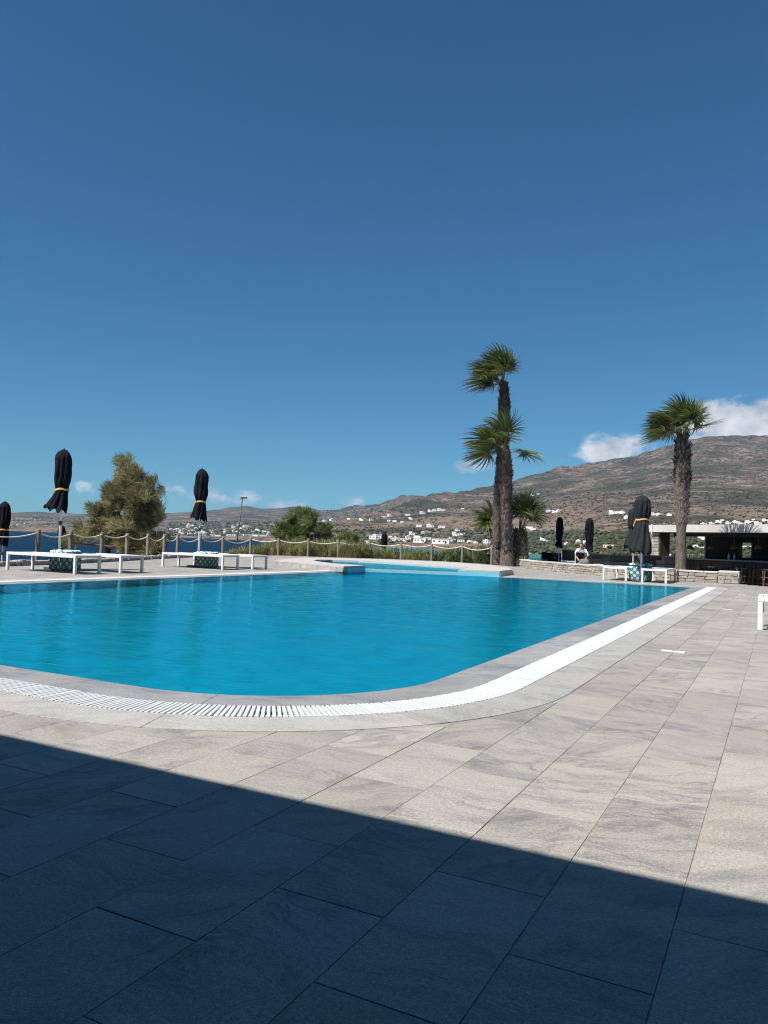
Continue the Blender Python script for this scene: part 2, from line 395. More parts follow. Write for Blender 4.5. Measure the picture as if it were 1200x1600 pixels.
def stone_run(name, o0, o1, z0, z1, length, mat, parent, gap=.004, th=.03):
    n = int(TOTAL/length); 
    cuts = [i*TOTAL/n+random.uniform(-.12, .12)*length for i in range(n)]
    for i in range(n):
        a, b = cuts[i]+gap/2, (cuts[i+1] if i < n-1 else TOTAL+cuts[0])-gap/2
        # corners stay sharp: cut at outline corners by sampling finely
        ss = sorted({a, b} | {s for s in np.arange(a, b, .08)} | {s for s in mL if a < s < b} | {s+TOTAL for s in mL if a < s+TOTAL < b})
        vs = []
        for s in ss:
            p, nn = on_path(s)
            for oo, zz in ((o0, z0), (o1, z1)):
                q = p+nn*(oo-.42); vs.append((q.x, q.y, zz))
        k = len(ss)
        if k < 2: continue
        vb = [(x, y, z-th) for x, y, z in vs]; fs = []
        for j in range(k-1):
            fs.append((2*j, 2*j+1, 2*j+3, 2*j+2)); A = 2*k
            fs.append((2*j+2, A+2*j+2, A+2*j, 2*j)); fs.append((2*j+1, A+2*j+1, A+2*j+3, 2*j+3))
        A = 2*k; fs.append((0, A, A+1, 1)); fs.append((2*k-1, A+2*k-1, A+2*k-2, 2*k-2))
        ob = mk(name, vs+vb, fs, mat, parent)
    return
coping = tag(empty('pool_coping'), kind='structure'); band = tag(empty('pool_surround'), kind='structure')
stone_run('stone', -.03, .296, -.010, .003, 1.05, M['coping'], coping)
stone_run('stone', .549, .829, .003, .003, 1.1, M['band'], band)
# gutter below the grate
def strip(name, prof, mat, parent=None):
    ss = sorted(set(np.arange(0, TOTAL, .15)) | set(mL[:-1])); vs = []; n = len(prof); fs = []
    for s in ss:
        p, nn = on_path(s)
        for oo, zz in prof: q = p+nn*(oo-.42); vs.append((q.x, q.y, zz))
    K = len(ss)
    for j in range(K):
        for c in range(n-1): a = j*n+c; b = ((j+1)%K)*n+c; fs.append((a, a+1, b+1, b))
    return mk(name, vs, fs, mat, parent)
g_ = tag(strip('gutter', [(.296,-.012),(.296,-.14),(.549,-.14),(.549,-.012)], M['trough']), kind='structure')
grate = thing('overflow_grate', 'white slatted overflow grate running round the pool edge', 'grate')
sm = MB(); sm.bbox(-.009,.009,-.121,.121,-.022,.004,.001); slat0 = None
ns = int(TOTAL/.0272); sl = []
for i in range(ns):
    p, nn = on_path(i*TOTAL/ns); P = px((p.x, p.y, 0)); L = 0
    if P[2] > .3 and -30 < P[0] < 1230: L = 1/P[2]
    sl.append((L, p, nn))
sl.sort(key=lambda t: -t[0])
rest = MB()
for j, (L, p, nn) in enumerate(sl):
    a = math.atan2(nn.y, nn.x)-math.pi/2
    if j < 300:
        if slat0 is None: o = sm.build('slat', M['white_plastic'], grate); slat0 = o
        else: o = bpy.data.objects.new('slat', slat0.data); COL.objects.link(o); o.parent = grate
        o.location = (p.x, p.y, random.uniform(-.001, .001)); o.rotation_euler = (0, 0, a+random.gauss(0, .012))
    else:
        ca, sa = math.cos(a), math.sin(a)
        a += random.gauss(0, .012); ca, sa = math.cos(a), math.sin(a); dz = random.uniform(-.001, .001)
        rest.add([(p.x+x*ca-y*sa, p.y+x*sa+y*ca, z+dz) for x, y, z in sm.v], sm.f)
rest.build('slats', M['white_plastic'], grate)['kind'] = 'stuff'
for oo in (.36, .48):
    rod = []
    ss = sorted(set(np.arange(0, TOTAL, .2)) | set(mL[:-1]))
    for s in ss: p, nn = on_path(s); q = p+nn*(oo-.42); rod.append((q.x, q.y, -.008))
    b = MB(); b.tube(rod+[rod[0]], .006, 4); b.build('rod', M['white_plastic'], grate)
# basin
ol = outline(-.02, 16); n = len(ol)
basin = tag(mk('pool_basin', [(x,y,-.01) for x,y in ol]+[(x,y,-1.35) for x,y in ol], [(i, i+n, (i+1)%n+n, (i+1)%n) for i in range(n)]+[tuple(range(n, 2*n))], M['mosaic']), kind='structure')
basin.cycles.is_caustics_receiver = True
# water sheet with real ripples
def wave(x, y):
    z = .0042*noise.noise((x*1.5+3, y*2.2, .3))+.0026*noise.noise((x*4.0-y*1.1, y*5.0, 1.7))+.0006*noise.noise((x*9, y*9.5, 4.2))
    return z
def water_sheet(name, o, z, step, mat):
    x0, x1, y0, y1 = XL-o, XR+o, YN-o, YB+o
    nx, ny = int((x1-x0)/step), int((y1-y0)/step); vs = []
    c1 = Vector((XR-RC, YN+RC)); c0 = Vector((XL+RC, YN+RC)); r = RC+o
    for j in range(ny+1):
        for i in range(nx+1):
            x, y = x0+(x1-x0)*i/nx, y0+(y1-y0)*j/ny
            for c, s in ((c1, 1), (c0, -1)):
                if (x-c.x)*s > 0 and y < c.y:
                    d = Vector((x, y))-c
                    if d.length > r: d *= r/d.length; x, y = c.x+d.x, c.y+d.y
            vs.append((x, y, z+wave(x, y)))
    fs = [(j*(nx+1)+i, j*(nx+1)+i+1, (j+1)*(nx+1)+i+1, (j+1)*(nx+1)+i) for j in range(ny) for i in range(nx)]
    return mk(name, vs, fs, mat, smooth=True)
water = tag(water_sheet('pool_water', .03, -.013, .05, M['water']), kind='structure')
water.cycles.is_caustics_caster = True

# ------------------------------------------------------------------ more materials
M['timber'] = simple('weathered_post', (.20,.175,.15), .85, .25, 12, .4, 40)
M['rope'] = simple('rope', (.62,.56,.46), .9, .1, 40, .5, 300)
q = NT('wall_stone'); r = q.rnd(); p = q.pos(); nz = q.noise(p, 14, 6, .65)
c = q.ramp(r, [(0,(.27,.22,.17)),(.35,(.36,.31,.26)),(.7,(.30,.28,.26)),(1,(.43,.38,.32))]); c = q.mix(q.math('MULTIPLY', q.math('SUBTRACT', nz, .45), 2.2, clamp=True), c, (.17,.15,.13))
q.base(c); q.rough(.9); q.bump(q.noise(p, 35, 6, .7), .8, .03); M['stone'] = q.mat
M['mortar'] = simple('mortar', (.24,.215,.19), .95, .2, 20, .5, 60)
M['capstone'] = simple('capstone', (.46,.44,.41), .8, .12, 6, .3, 60)
q = NT('render_wall'); p = q.pos(); nz = q.noise(p, 1.4, 6, .6); q.base(q.ramp(nz, [(.3,(.40,.385,.355)),(.7,(.47,.455,.43))])); q.rough(.85); q.bump(q.noise(p, 60, 4), .2, .01); M['fascia'] = q.mat
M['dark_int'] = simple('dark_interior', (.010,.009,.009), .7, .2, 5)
M['dark_wood'] = simple('dark_wood', (.05,.032,.022), .6, .3, 14, .3, 60)
M['stool_wood'] = simple('stool_wood', (.13,.075,.045), .55, .25, 20)
M['counter'] = simple('counter_top', (.22,.21,.19), .5, .15, 5)
M['rattan'] = simple('rattan', (.16,.09,.05), .8, .3, 60, .6, 160)
M['black_fab'] = simple('black_fabric', (.0085,.0095,.013), .9, .25, 10, .35, 120, .12)
M['charcoal'] = simple('charcoal_weave', (.017,.019,.023), .9, .25, 16, .4, 160, .15)
M['yellow'] = simple('yellow_strap', (.62,.38,.10), .8, .1, 20)
M['alu'] = simple('pale_pole', (.62,.65,.68), .35, .05, 5, spec=.6)
M['pole_dark'] = simple('dark_metal', (.05,.05,.05), .5, .1, 6)
M['plaster'] = simple('white_plaster', (.74,.73,.70), .9, .06, .3)
M['cream'] = simple('cream_plaster', (.62,.50,.34), .9, .08, .3)
M['pane'] = simple('dark_pane', (.03,.04,.05), .2, .1, 1)
M['red_metal'] = simple('red_paint', (.4,.06,.04), .5)
# patterned fabric (light lattice of dots on teal)
q = NT('patterned_fabric'); p = q.objc()
def cells(rotz, sc):
    v = q.mapping(p, (sc, sc, sc), rot=(0, 0, 0)); return v
sx = q.n('ShaderNodeSeparateXYZ'); q.l(p, sx.inputs[0])
uu = q.math('ADD', sx.outputs[0], sx.outputs[1]); vv = sx.outputs[2]
a1 = q.math('ABSOLUTE', q.math('SINE', q.math('MULTIPLY', q.math('ADD', uu, vv), 19.0))); a2 = q.math('ABSOLUTE', q.math('SINE', q.math('MULTIPLY', q.math('SUBTRACT', uu, vv), 19.0)))
lat = q.math('MULTIPLY', a1, a2); dots = q.ramp(lat, [(.42, 0.0), (.50, 1.0)])
thin = q.ramp(q.math('MINIMUM', a1, a2), [(.10, 1.0), (.16, 0.0)])
q.base(q.mix(q.math('MAXIMUM', dots, q.math('MULTIPLY', thin, .45)), (.012,.075,.085), (.34,.50,.50))); q.rough(.9); M['pattern'] = q.mat
q = NT('towel_fabric'); p = q.objc(); nz = q.noise(p, 16, 2, .5)
q.base(q.ramp(nz, [(.46,(.04,.17,.19)),(.50,(.66,.74,.74))])); q.rough(.95); M['towel'] = q.mat
M['beige'] = simple('beige_towel', (.62,.47,.33), .95, .1, 20, .4, 90)
def leaf_mat(name, stops, trans=.3, rough=.55):
    q = NT(name); r = q.attr('rnd'); c = q.ramp(r, stops)
    oi = q.rnd(); c = q.mix(q.math('MULTIPLY', oi, .25), c, tuple(v*.7 for v in stops[len(stops)//2][1]))
    q.base(c); q.rough(rough); q.spec(.3)
    tr = q.n('ShaderNodeBsdfTranslucent'); q.l(c, tr.inputs[0]); mx = q.n('ShaderNodeMixShader'); mx.inputs[0].default_value = trans
    q.l(q.b.outputs[0], mx.inputs[1]); q.l(tr.outputs[0], mx.inputs[2]); q.l(mx.outputs[0], q.out.inputs[0]); return q.mat
M['tamarisk'] = leaf_mat('tamarisk_leaf', [(0,(.09,.095,.04)),(.5,(.26,.25,.12)),(1,(.54,.48,.27))], .42)
M['tamarisk_green'] = leaf_mat('tamarisk_green_leaf', [(0,(.06,.10,.034)),(.6,(.19,.24,.09)),(1,(.40,.42,.19))], .42)
M['reed'] = leaf_mat('reed_leaf', [(0,(.09,.11,.04)),(.5,(.28,.28,.115)),(1,(.58,.52,.28))], .42)
M['oleander'] = leaf_mat('oleander_leaf', [(0,(.02,.04,.015)),(.6,(.06,.09,.035)),(1,(.26,.30,.17))], .25, .4)
M['palm_leaf'] = leaf_mat('palm_leaf', [(0,(.03,.055,.016)),(.5,(.080,.115,.034)),(.85,(.19,.20,.075)),(1,(.42,.35,.19))], .25, .4)
M['palm_dry'] = leaf_mat('palm_dry_leaf', [(0,(.16,.11,.05)),(.6,(.27,.19,.09)),(1,(.40,.30,.16))], .2, .7)
q = NT('palm_trunk'); p = q.objc(); nz = q.noise(q.mapping(p, (1,1,.25)), 18, 6, .7)
q.base(q.ramp(nz, [(.3,(.035,.027,.023)),(.55,(.12,.095,.08)),(.8,(.26,.22,.185))])); q.rough(.95); q.bump(q.noise(q.mapping(p, (1,1,.15)), 60, 5), .8, .02); M['trunk'] = q.mat
M['boot'] = simple('palm_boot', (.135,.11,.095), .9, 1.1, 15, .4, 60)
M['boot_top'] = simple('palm_boot_fresh', (.12,.085,.07), .9, .8, 9, .4, 60)
M['bark'] = simple('bark', (.11,.085,.065), .95, .3, 12, .6, 40)
q = NT('soil'); p = q.pos(); nz = q.noise(p, .6, 6, .65); q.base(q.ramp(nz, [(.3,(.11,.09,.06)),(.6,(.24,.19,.13)),(.8,(.33,.27,.19))])); q.rough(1); q.bump(q.noise(p, 6, 6), .5, .1); M['soil'] = q.mat
# far hills: bare grey-brown rock and fields broken by dark scrub
q = NT('hillside'); p = q.pos(); sx = q.n('ShaderNodeSeparateXYZ'); q.l(p, sx.inputs[0]); z = sx.outputs[2]
n1 = q.noise(p, .0022, 5, .6); n2 = q.noise(p, .012, 6, .62, .4); n3 = q.noise(p, .030, 6, .78); n4 = q.noise(p, .0055, 4, .6)
field = q.ramp(n2, [(.30,(.065,.052,.038)),(.45,(.15,.110,.080)),(.62,(.20,.145,.105)),(.8,(.27,.21,.155))])
rock = q.ramp(n3, [(.30,(.020,.020,.017)),(.44,(.055,.050,.044)),(.56,(.105,.095,.087)),(.70,(.25,.235,.215))])
hz = q.math('ADD', q.math('MULTIPLY', z, .0085), q.math('MULTIPLY', q.math('SUBTRACT', n1, .5), 2.2))
spk = q.ramp(q.noise(p, .055, 2, .55), [(.34, .28), (.48, .85), (.56, 1.15), (.68, 1.0)]); spk2 = q.ramp(q.noise(p, .02, 3, .6), [(.36, .55), (.6, 1.0)])
rock = q.mix(1.0, q.mix(1.0, rock, spk, 'MULTIPLY'), spk2, 'MULTIPLY'); rock = q.mix(1.0, rock, (1.90,1.62,1.45), 'MULTIPLY')
c = q.mix(q.ramp(hz, [(.38, 0.0), (.95, 1.0)]), field, rock)
scr = q.math('ADD', q.math('MULTIPLY', q.math('SUBTRACT', n4, .5), 2.4), q.math('MULTIPLY', q.math('SUBTRACT', n3, .5), 2.6))
c = q.mix(q.math('MULTIPLY', q.ramp(scr, [(-.06, 0.0), (.16, 1.0)]), .85), c, (.026,.030,.021))
light = q.ramp(q.noise(p, .09, 4, .7), [(.60, 0.0), (.70, 1.0)]); c = q.mix(q.math('MULTIPLY', light, .45), c, (.40,.36,.32))
q.base(c); q.rough(1); q.spec(.1); q.bump(q.noise(p, .02, 6, .65), .9, 18.0); M['hill'] = q.mat
# sea
q = NT('sea_water'); p = q.pos(); sh = q.attr('shallow')
nz = q.noise(q.mapping(p, (1, 2.4, 1), rot=(0,0,.6)), .02, 5, .6)
deep = q.ramp(nz, [(.3,(.0006,.010,.025)),(.7,(.002,.020,.042))])
c = q.mix(sh, deep, (.03,.15,.155))
cap = q.ramp(q.noise(q.mapping(p, (1,1,1), rot=(0,0,.6)), .22, 6, .75), [(.69, 0.0), (.73, 1.0)])
c = q.mix(q.math('MULTIPLY', cap, .55), c, (.6,.68,.72))
q.base(c); q.rough(.4); q.spec(.05); q.b.inputs['IOR'].default_value = 1.33
w1 = q.noise(q.mapping(p, (1, 2.2, 1), rot=(0,0,.6)), .35, 5, .62); q.bump(w1, .9, .9); M['sea'] = q.mat
M['scrub'] = leaf_mat('far_scrub', [(0,(.018,.026,.014)),(.5,(.035,.045,.022)),(1,(.075,.075,.04))], .0, .9)

# ------------------------------------------------------------------ far land and sea
SEA = -6.0
def theta(x): r = ray(x, 800+47+.0347*(x-600)); return math.atan2(r.x, r.y)
def elev(x, y): r = ray(x, y); return r.z/math.hypot(r.x, r.y)
def interp(tab, x): 
    return float(np.interp(x, [t[0] for t in tab], [t[1] for t in tab]))
def table(lst): return [(theta(a), b) for a, b in lst]
shore_t = table([(-500,2500),(0,2900),(100,2600),(280,2100),(350,1700),(430,1400),(500,1150),(580,1020),(700,960),(800,800),(850,720),(890,420),(930,240),(1000,170),(1200,140),(1700,130)])
far_s = [(-600,806),(-300,800),(-100,803),(0,801),(60,800),(100,801),(140,803),(200,805),(250,801),(300,797),(340,796),(365,793),(385,789.5),(400,791),(420,793),(440,792.5),(455,791),(480,792),(500,794.5),(530,795),(550,791),(570,788.5),(590,786),(602,782),(620,775),(640,771.5),(655,773.5),(680,781),(720,795),(800,820),(900,850)]
mt_s = [(400,842),(470,834),(500,825),(540,811),(570,803),(600,796),(630,786),(650,780),(665,776),(700,768.5),(740,764),(770,758),(800,752),(835,741),(870,733),(900,726),(950,716),(1000,705),(1030,696),(1055,690),(1080,686),(1100,683.5),(1130,682),(1200,682),(1260,684),(1350,700),(1500,740),(1700,800)]
far_d = table([(-600,6500),(300,6500),(480,6800),(560,6200),(640,5600),(900,5600)])
mt_d = table([(400,1500),(480,1700),(560,2300),(660,3000),(800,3500),(1000,4000),(1200,4300),(1700,4300)])
far_e = table([(a, elev(a, b)) for a, b in far_s]); mt_e = table([(a, elev(a, b)) for a, b in mt_s])
def fb(x, y, oct=5, s=1.0): return noise.fractal((x*s, y*s, 3.1), .9, 2.0, oct)
def layer(r, rs, rr, zr, base):
    if r <= rs: return -30.0
    t = (r-rs)/(rr-rs)
    if t <= 1: return base+(zr-base)*(.10*t+.90*t**2.0)
    return zr-(zr-base)*min(1.0, (t-1)*1.6)
def ground_z(th, r):
    rs = interp(shore_t, th)
    if r <= rs: return SEA-14*min(1, (rs-r)/40)
    base = SEA+1.5+min(3.5, (r-rs)*.03)
    d1, d2 = interp(far_d, th), interp(mt_d, th)
    z1 = layer(r, rs, d1, CAM_H+interp(far_e, th)*d1, base); z2 = layer(r, min(rs, d2*.6), d2, CAM_H+interp(mt_e, th)*d2, base)
    z = max(z1, z2, base if r > rs else -30)
    k = min(1, (r-rs)/500); x, y = r*math.sin(th), r*math.cos(th)
    z += k*(6*fb(x, y, 4, .0031)+2.2*fb(x, y, 4, .013))+k*max(0, z)*.07*fb(x, y, 5, .0024)
    return max(z, SEA+.4)
th0, th1, NTH = theta(-560), theta(1640), 620
rads = [130*(8200/130)**(i/150) for i in range(151)]
gv = []
for a in range(NTH+1):
    th = th0+(th1-th0)*a/NTH
    for r in rads: gv.append((r*math.sin(th), r*math.cos(th), ground_z(th, r)))
K = len(rads)
hills = tag(mk('hills', gv, [(a*K+i, (a+1)*K+i, (a+1)*K+i+1, a*K+i+1) for a in range(NTH) for i in range(K-1)], M['hill'], smooth=True), kind='structure')
GZ = np.array([v[2] for v in gv]).reshape(NTH+1, K); LR = math.log(8200/130)
def grid_z(th, r):
    a = min(max((th-th0)/(th1-th0)*NTH, 0), NTH-1e-6); i = min(max(math.log(max(r, 130)/130)/LR*150, 0), 150-1e-6)
    a0, i0 = int(a), int(i); u, v = a-a0, i-i0
    return (GZ[a0,i0]*(1-u)+GZ[a0+1,i0]*u)*(1-v)+(GZ[a0,i0+1]*(1-u)+GZ[a0+1,i0+1]*u)*v
def march(x, y):                   # where the line of sight through a pixel meets the far land
    r = ray(x, y); h = math.hypot(r.x, r.y); th = math.atan2(r.x, r.y); sl = r.z/h; d = 160.0
    while d < 8000:
        gz = grid_z(th, d)
        if gz >= CAM_H+sl*d and gz > SEA+.45: return Vector((d*math.sin(th), d*math.cos(th), gz)), d
        d *= 1.012
    return None, None
sv, sf, sh = [], [], []
rr_ = [0, 30, 60, 120, 200, 300, 420, 560, 700, 850, 1000, 1300, 1800, 2600, 4000, 8000, 14000]; NS = 240
for i, r in enumerate(rr_):
    for a in range(NS):
        th = 2*math.pi*a/NS; sv.append((r*math.sin(th), r*math.cos(th), SEA))
        t2 = (th+math.pi) % (2*math.pi)-math.pi
        rs = interp(shore_t, t2) if th0 < t2 < th1 else 3000
        w = max(0, 1-abs(rs-r)/650.0) if t2 > theta(520) and t2 < theta(1000) else 0
        sh.append(min(1, w*1.5))
for i in range(len(rr_)-1):
    for a in range(NS): sf.append((i*NS+a, (i+1)*NS+a, (i+1)*NS+(a+1)%NS, i*NS+(a+1)%NS))
sea = tag(mk('sea', sv, sf, M['sea'], smooth=True), kind='structure')
at = sea.data.attributes.new('shallow', 'FLOAT', 'POINT'); at.data.foreach_set('value', sh)

# headland under the terrace
def seg_d(p, a, b):
    ab = b-a; t = max(0, min(1, (p-a).dot(ab)/max(1e-9, ab.length_squared))); return (p-(a+ab*t)).length
DV = [Vector(p) for p in DECK]
TERR = [(-1.1,25.15),(-2.7,25.1),(-4.0,25.5),(-4.83,26.25),(-7.35,28.65),(-9.4,32.0),(-12,45),(-8,46),(-6.4,32.6),(-3.0,29.2),(-1.1,26.6)]
def head_z(x, y):
    p = Vector((x, y))
    if inside((x, y), DECK): return -2.2
    d = min(seg_d(p, DV[i], DV[(i+1)%len(DV)]) for i in range(len(DV)))
    th = math.atan2(x, max(y, -1e3)); s = float(np.interp(math.degrees(th), [-24, -15, -9, 0], [.16, .11, .035, .03]))
    z = -.30-d*s-float(np.interp(math.degrees(th), [-13, -9], [0, .45]))*min(1, d/1.0)
    if y < 0 and x > -12: z = -.3
    return max(z, -9)+(.12*fb(x, y, 3, .5) if d > 1 else 0)
hv = []; nx, ny = 120, 130
for j in range(ny+1):
    for i in range(nx+1):
        x, y = -80+150*i/nx, -30+190*j/ny; hv.append((x, y, head_z(x, y)))
headland = tag(mk('headland', hv, [(j*(nx+1)+i, j*(nx+1)+i+1, (j+1)*(nx+1)+i+1, (j+1)*(nx+1)+i) for j in range(ny) for i in range(nx)], M['soil'], smooth=True), kind='structure')
# raised lounge terrace behind the low wall
TZ = .13
tn = len(TERR); terr = mk('terrace', [(x,y,TZ) for x,y in TERR]+[(x,y,-1) for x,y in TERR], [tuple(range(tn-1,-1,-1))]+[((i+1)%tn, i, i+tn, (i+1)%tn+tn) for i in range(tn)], M['capstone']); tag(terr, kind='structure')

# hotel canopy behind and above the camera: it throws the shade across the near deck
M['canopy_dark'] = simple('canopy_dark', (.035,.03,.026), .8, .2, 6)
cp = thing('shade_canopy', 'flat dark canopy roof over the near end of the deck', 'canopy')
yc = 2.237 - (3.15-0.0)/math.tan(R(SUN_EL))*math.cos(R(SUN_AZ))
b = MB(); b.bbox(-15, 9, -8, yc, 2.9, 3.15, .01); b.build('roof', M['canopy_dark'], cp)
for x in (-12.4, 5.5):
    b = MB(); b.bbox(x, x+.3, -.5, -.2, 0, 2.9, .01); b.build('post', M['plaster'], cp)
hw = thing('sky_block_wall', 'unseen dark timber wall added behind the near deck to block skylight', 'wall')  # added out of view so the shaded deck receives less skylight
b = MB(); b.bbox(-15, 9, -7.9, -7.5, 0, 2.9, .01); b.build('wall', M['dark_wood'], hw)
for x in (-5.6, 4.4):
    b = MB(); b.bbox(x, x+.25, -7.49, -.2, 0, 2.89, .01); b.build('side_wall', M['dark_wood'], hw)  # unseen wings, added to cut skylight from both sides of the deck
b = MB(); b.bbox(-3, -1, -7.5, -7.47, 0, 2.2, .005); b.build('door', M['dark_wood'], hw)  # door detail on the added wall

# ------------------------------------------------------------------ raised spa in the pool's far corner
spa = thing('spa_pool', 'raised pale stone spa basin spilling into the far end of the pool', 'spa')
SZ = .16
def spz(p, z=SZ): q = gp(p[0], p[1], z); return (q.x, q.y)
A_in = [spz(p) for p in ((489,875.3),(497,874.3),(520,874.6),(560,876),(600,878),(640,880.5),(690,884),(733,886.7))]   # back inner rim, left to right
F_in = [(-10.95,20.15), (-11.6,20.35), spz((522,880.2)), spz((500,877.6))]                       # front-left inner rim
W0, W1 = (-10.95,19.95), (-8.25,20.85)
B_out = [spz(p) for p in ((446,873.5),(470,871.3),(520,871.6),(577,873),(626,875),(674,877),(722,879.3),(768,883.2),(795,887))]
L_out = [(-10.78,18.62), (-11.7,19.15), (-12.7,19.72), (-13.8,20.32), (-14.7,20.85)]
R_out = [(-7.38,23.2), (-7.12,21.25), (-8.2,20.87)]
rim = [(-10.78,18.62), (-10.9,19.95)] + F_in + A_in + [(-8.3,21.4), W1] + [(-7.12,21.2), (-7.38,23.2)] + B_out[::-1] + L_out[::-1][:-1]
n = len(rim)
def prism(name, poly, z0, z1, mat, parent):
    n = len(poly); bm = bmesh.new(); vs = [bm.verts.new((x, y, z1)) for x, y in poly]; f = bm.faces.new(vs); f.normal_update()
    if f.normal.z < 0: f.normal_flip()
    r = bmesh.ops.extrude_face_region(bm, geom=[f]); 
    for v in r['geom']:
        if isinstance(v, bmesh.types.BMVert): v.co.z = z0
    bmesh.ops.triangulate(bm, faces=[g for g in bm.faces if len(g.verts) > 4]); bmesh.ops.recalc_face_normals(bm, faces=bm.faces)
    me = bpy.data.meshes.new(name); bm.to_mesh(me); bm.free(); me.materials.append(mat); o = bpy.data.objects.new(name, me); COL.objects.link(o); o.parent = parent; return o
prism('rim', rim, SZ-.045, SZ, M['platform'], spa)
cxr, cyr = -11.3, 22.8
shr = [(x+(cxr-x)*.006, y+(cyr-y)*.006) for x, y in rim]
prism('body', shr, -1.2, SZ-.045, M['band'], spa)
basin_poly = F_in + A_in + [(-8.3,21.4), W1, W0]
prism('basin_floor', basin_poly, -1.2, -.35, M['mosaic'], spa)
M['spa_tile'] = simple('spa_tile', (.16,.42,.50), .35, .15, 6)
# tiled lining of the spa walls and of the blocks that face the pool
def wallstrip(name, pts, z0, z1, mat, parent, off=(0,0)):
    vs = [(x+off[0], y+off[1], z0) for x, y in pts]+[(x+off[0], y+off[1], z1) for x, y in pts]; k = len(pts)
    return mk(name, vs, [(i, i+1, i+1+k, i+k) for i in range(k-1)], mat, parent)
wallstrip('lining', A_in, -.35, SZ-.05, M['spa_tile'], spa, (0, -.03))
wallstrip('lining', F_in, -.35, SZ-.05, M['spa_tile'], spa, (.02, .02))
wallstrip('lining', [(-10.74,18.66), (-10.86,19.95)], -.9, SZ-.046, M['spa_tile'], spa, (.05, 0))
wallstrip('lining', [W1, (-7.12,21.2)], -.9, SZ-.046, M['spa_tile'], spa, (.01, -.03))
wd = (Vector(W1)-Vector(W0)).normalized(); wnv = Vector((wd.y, -wd.x))
wl = [Vector(W0), Vector(W1), Vector(W1)-wnv*.18, Vector(W0)-wnv*.18]
prism('weir', [(p.x, p.y) for p in wl], -1.2, .075, M['platform'], spa)
wallstrip('lining', [(W0[0], W0[1]), (W1[0], W1[1])], -.9, .06, M['spa_tile'], spa, (wnv.x*.012, wnv.y*.012))
spw = mk('water', [(x, y, .085) for x, y in basin_poly], [tuple(range(len(basin_poly)))[::-1]], M['water'], spa)
bm = bmesh.new(); bm.from_mesh(spw.data); bmesh.ops.triangulate(bm, faces=bm.faces[:]); bmesh.ops.recalc_face_normals(bm, faces=bm.faces); bm.to_mesh(spw.data); bm.free()
# facing tiles on the spa's outer left wall and right end
def facing(pts, z0, z1, w, mat):
    for a, c in zip(pts, pts[1:]):
        a, c = Vector(a), Vector(c); L = (c-a).length; k = max(1, int(L/w)); d = (c-a)/L; nn = Vector((d.y, -d.x))
        for i in range(k):
            p0 = a+d*(L*i/k+.004); p1 = a+d*(L*(i+1)/k-.004); t = .016+random.uniform(0,.004)
            vs = [(p.x+nn.x*o_, p.y+nn.y*o_, z) for z in (z0, z1) for p, o_ in ((p0,0),(p1,0),(p1,t),(p0,t))]
            mk('tile', vs, [(3,2,1,0),(4,5,6,7),(0,1,5,4),(1,2,6,5),(2,3,7,6),(3,0,4,7)], mat, spa)
facing([(x-.0, y-.02) for x, y in L_out][::-1], .0, SZ-.048, .30, M['band']); facing([(-7.10,21.2), (-7.36,23.2)], 0, SZ-.048, .3, M['band'])

# ------------------------------------------------------------------ stone kerb and low walls, laid stone by stone
def stone_obj(parent, p, d, L, h, t, z, me_cache=[]):
    nn = Vector((-d.y, d.x))
    if len(me_cache) < 8:
        bm = bmesh.new(); bmesh.ops.create_cube(bm, size=1)
        bmesh.ops.bevel(bm, geom=bm.edges[:], offset=.1, segments=1, affect='EDGES')
        for v in bm.verts: v.co += Vector((random.uniform(-.05,.05), random.uniform(-.07,.07), random.uniform(-.07,.07)))
        me = bpy.data.meshes.new('stone'); bm.to_mesh(me); bm.free(); me.materials.append(M['stone']); me_cache.append(me); me_ = me
    else: me_ = random.choice(me_cache)
    o = bpy.data.objects.new('stone', me_); COL.objects.link(o); o.parent = parent
    o.location = (p.x, p.y, z+h/2); o.scale = (L, t, h); o.rotation_euler = (random.gauss(0,.03), random.gauss(0,.03), math.atan2(d.y, d.x)+random.choice((0, math.pi))+random.gauss(0,.03))
    return o
def stone_wall(t, pts, z0, h, th, course=(.07,.12), ln=(.16,.42), cap=.05):
    pts = [Vector(p) for p in pts]
    for a, c in zip(pts, pts[1:]):
        d = (c-a).normalized(); nn = Vector((-d.y, d.x)); L = (c-a).length
        core = [a-nn*(th/2-.035), c-nn*(th/2-.035), c+nn*(th/2-.035), a+nn*(th/2-.035)]
        prism('mortar_core', [(v.x, v.y) for v in core], z0-.3, z0+h-cap-.012, M['mortar'], t)
        z = z0
        while z < z0+h-cap-.02:
            ch = min(random.uniform(*course), z0+h-cap-z)
            if z0+h-cap-z-ch < .04: ch = z0+h-cap-z
            s = 0.0
            while s < L-.02:
                l = min(random.uniform(*ln), L-s); 
                if L-s-l < .1: l = L-s
                stone_obj(t, a+d*(s+l/2)-nn*(-1)*0+nn*0-nn*(th/2-.05), d, l-.012, ch-.010, .11+random.uniform(-.01,.03), z)
                s += l
            z += ch
        if cap:
            s = 0.0
            while s < L-.02:
                l = min(random.uniform(.4,.75), L-s)
                if L-s-l < .2: l = L-s
                p = a+d*(s+l/2); b = MB(); b.bbox(-l/2+.003, l/2-.003, -th/2-.02, th/2+.02, -cap/2, cap/2, .006)
                o = b.build('capstone', M['capstone'], t); o.location = (p.x, p.y, z0+h-cap/2+random.uniform(-.004,.004)); o.rotation_euler = (0, random.gauss(0,.006), math.atan2(d.y, d.x)); s += l
kerb = thing('stone_kerb', 'low rough stone kerb edging the deck by the sea, under the rope fence', 'kerb')
kpts = [(-15.6,9.8), (-16.25,12.05), (-16.75,13.9), (-17.9,16.8), (-19.3,19.9), (-21.0,23.9)]
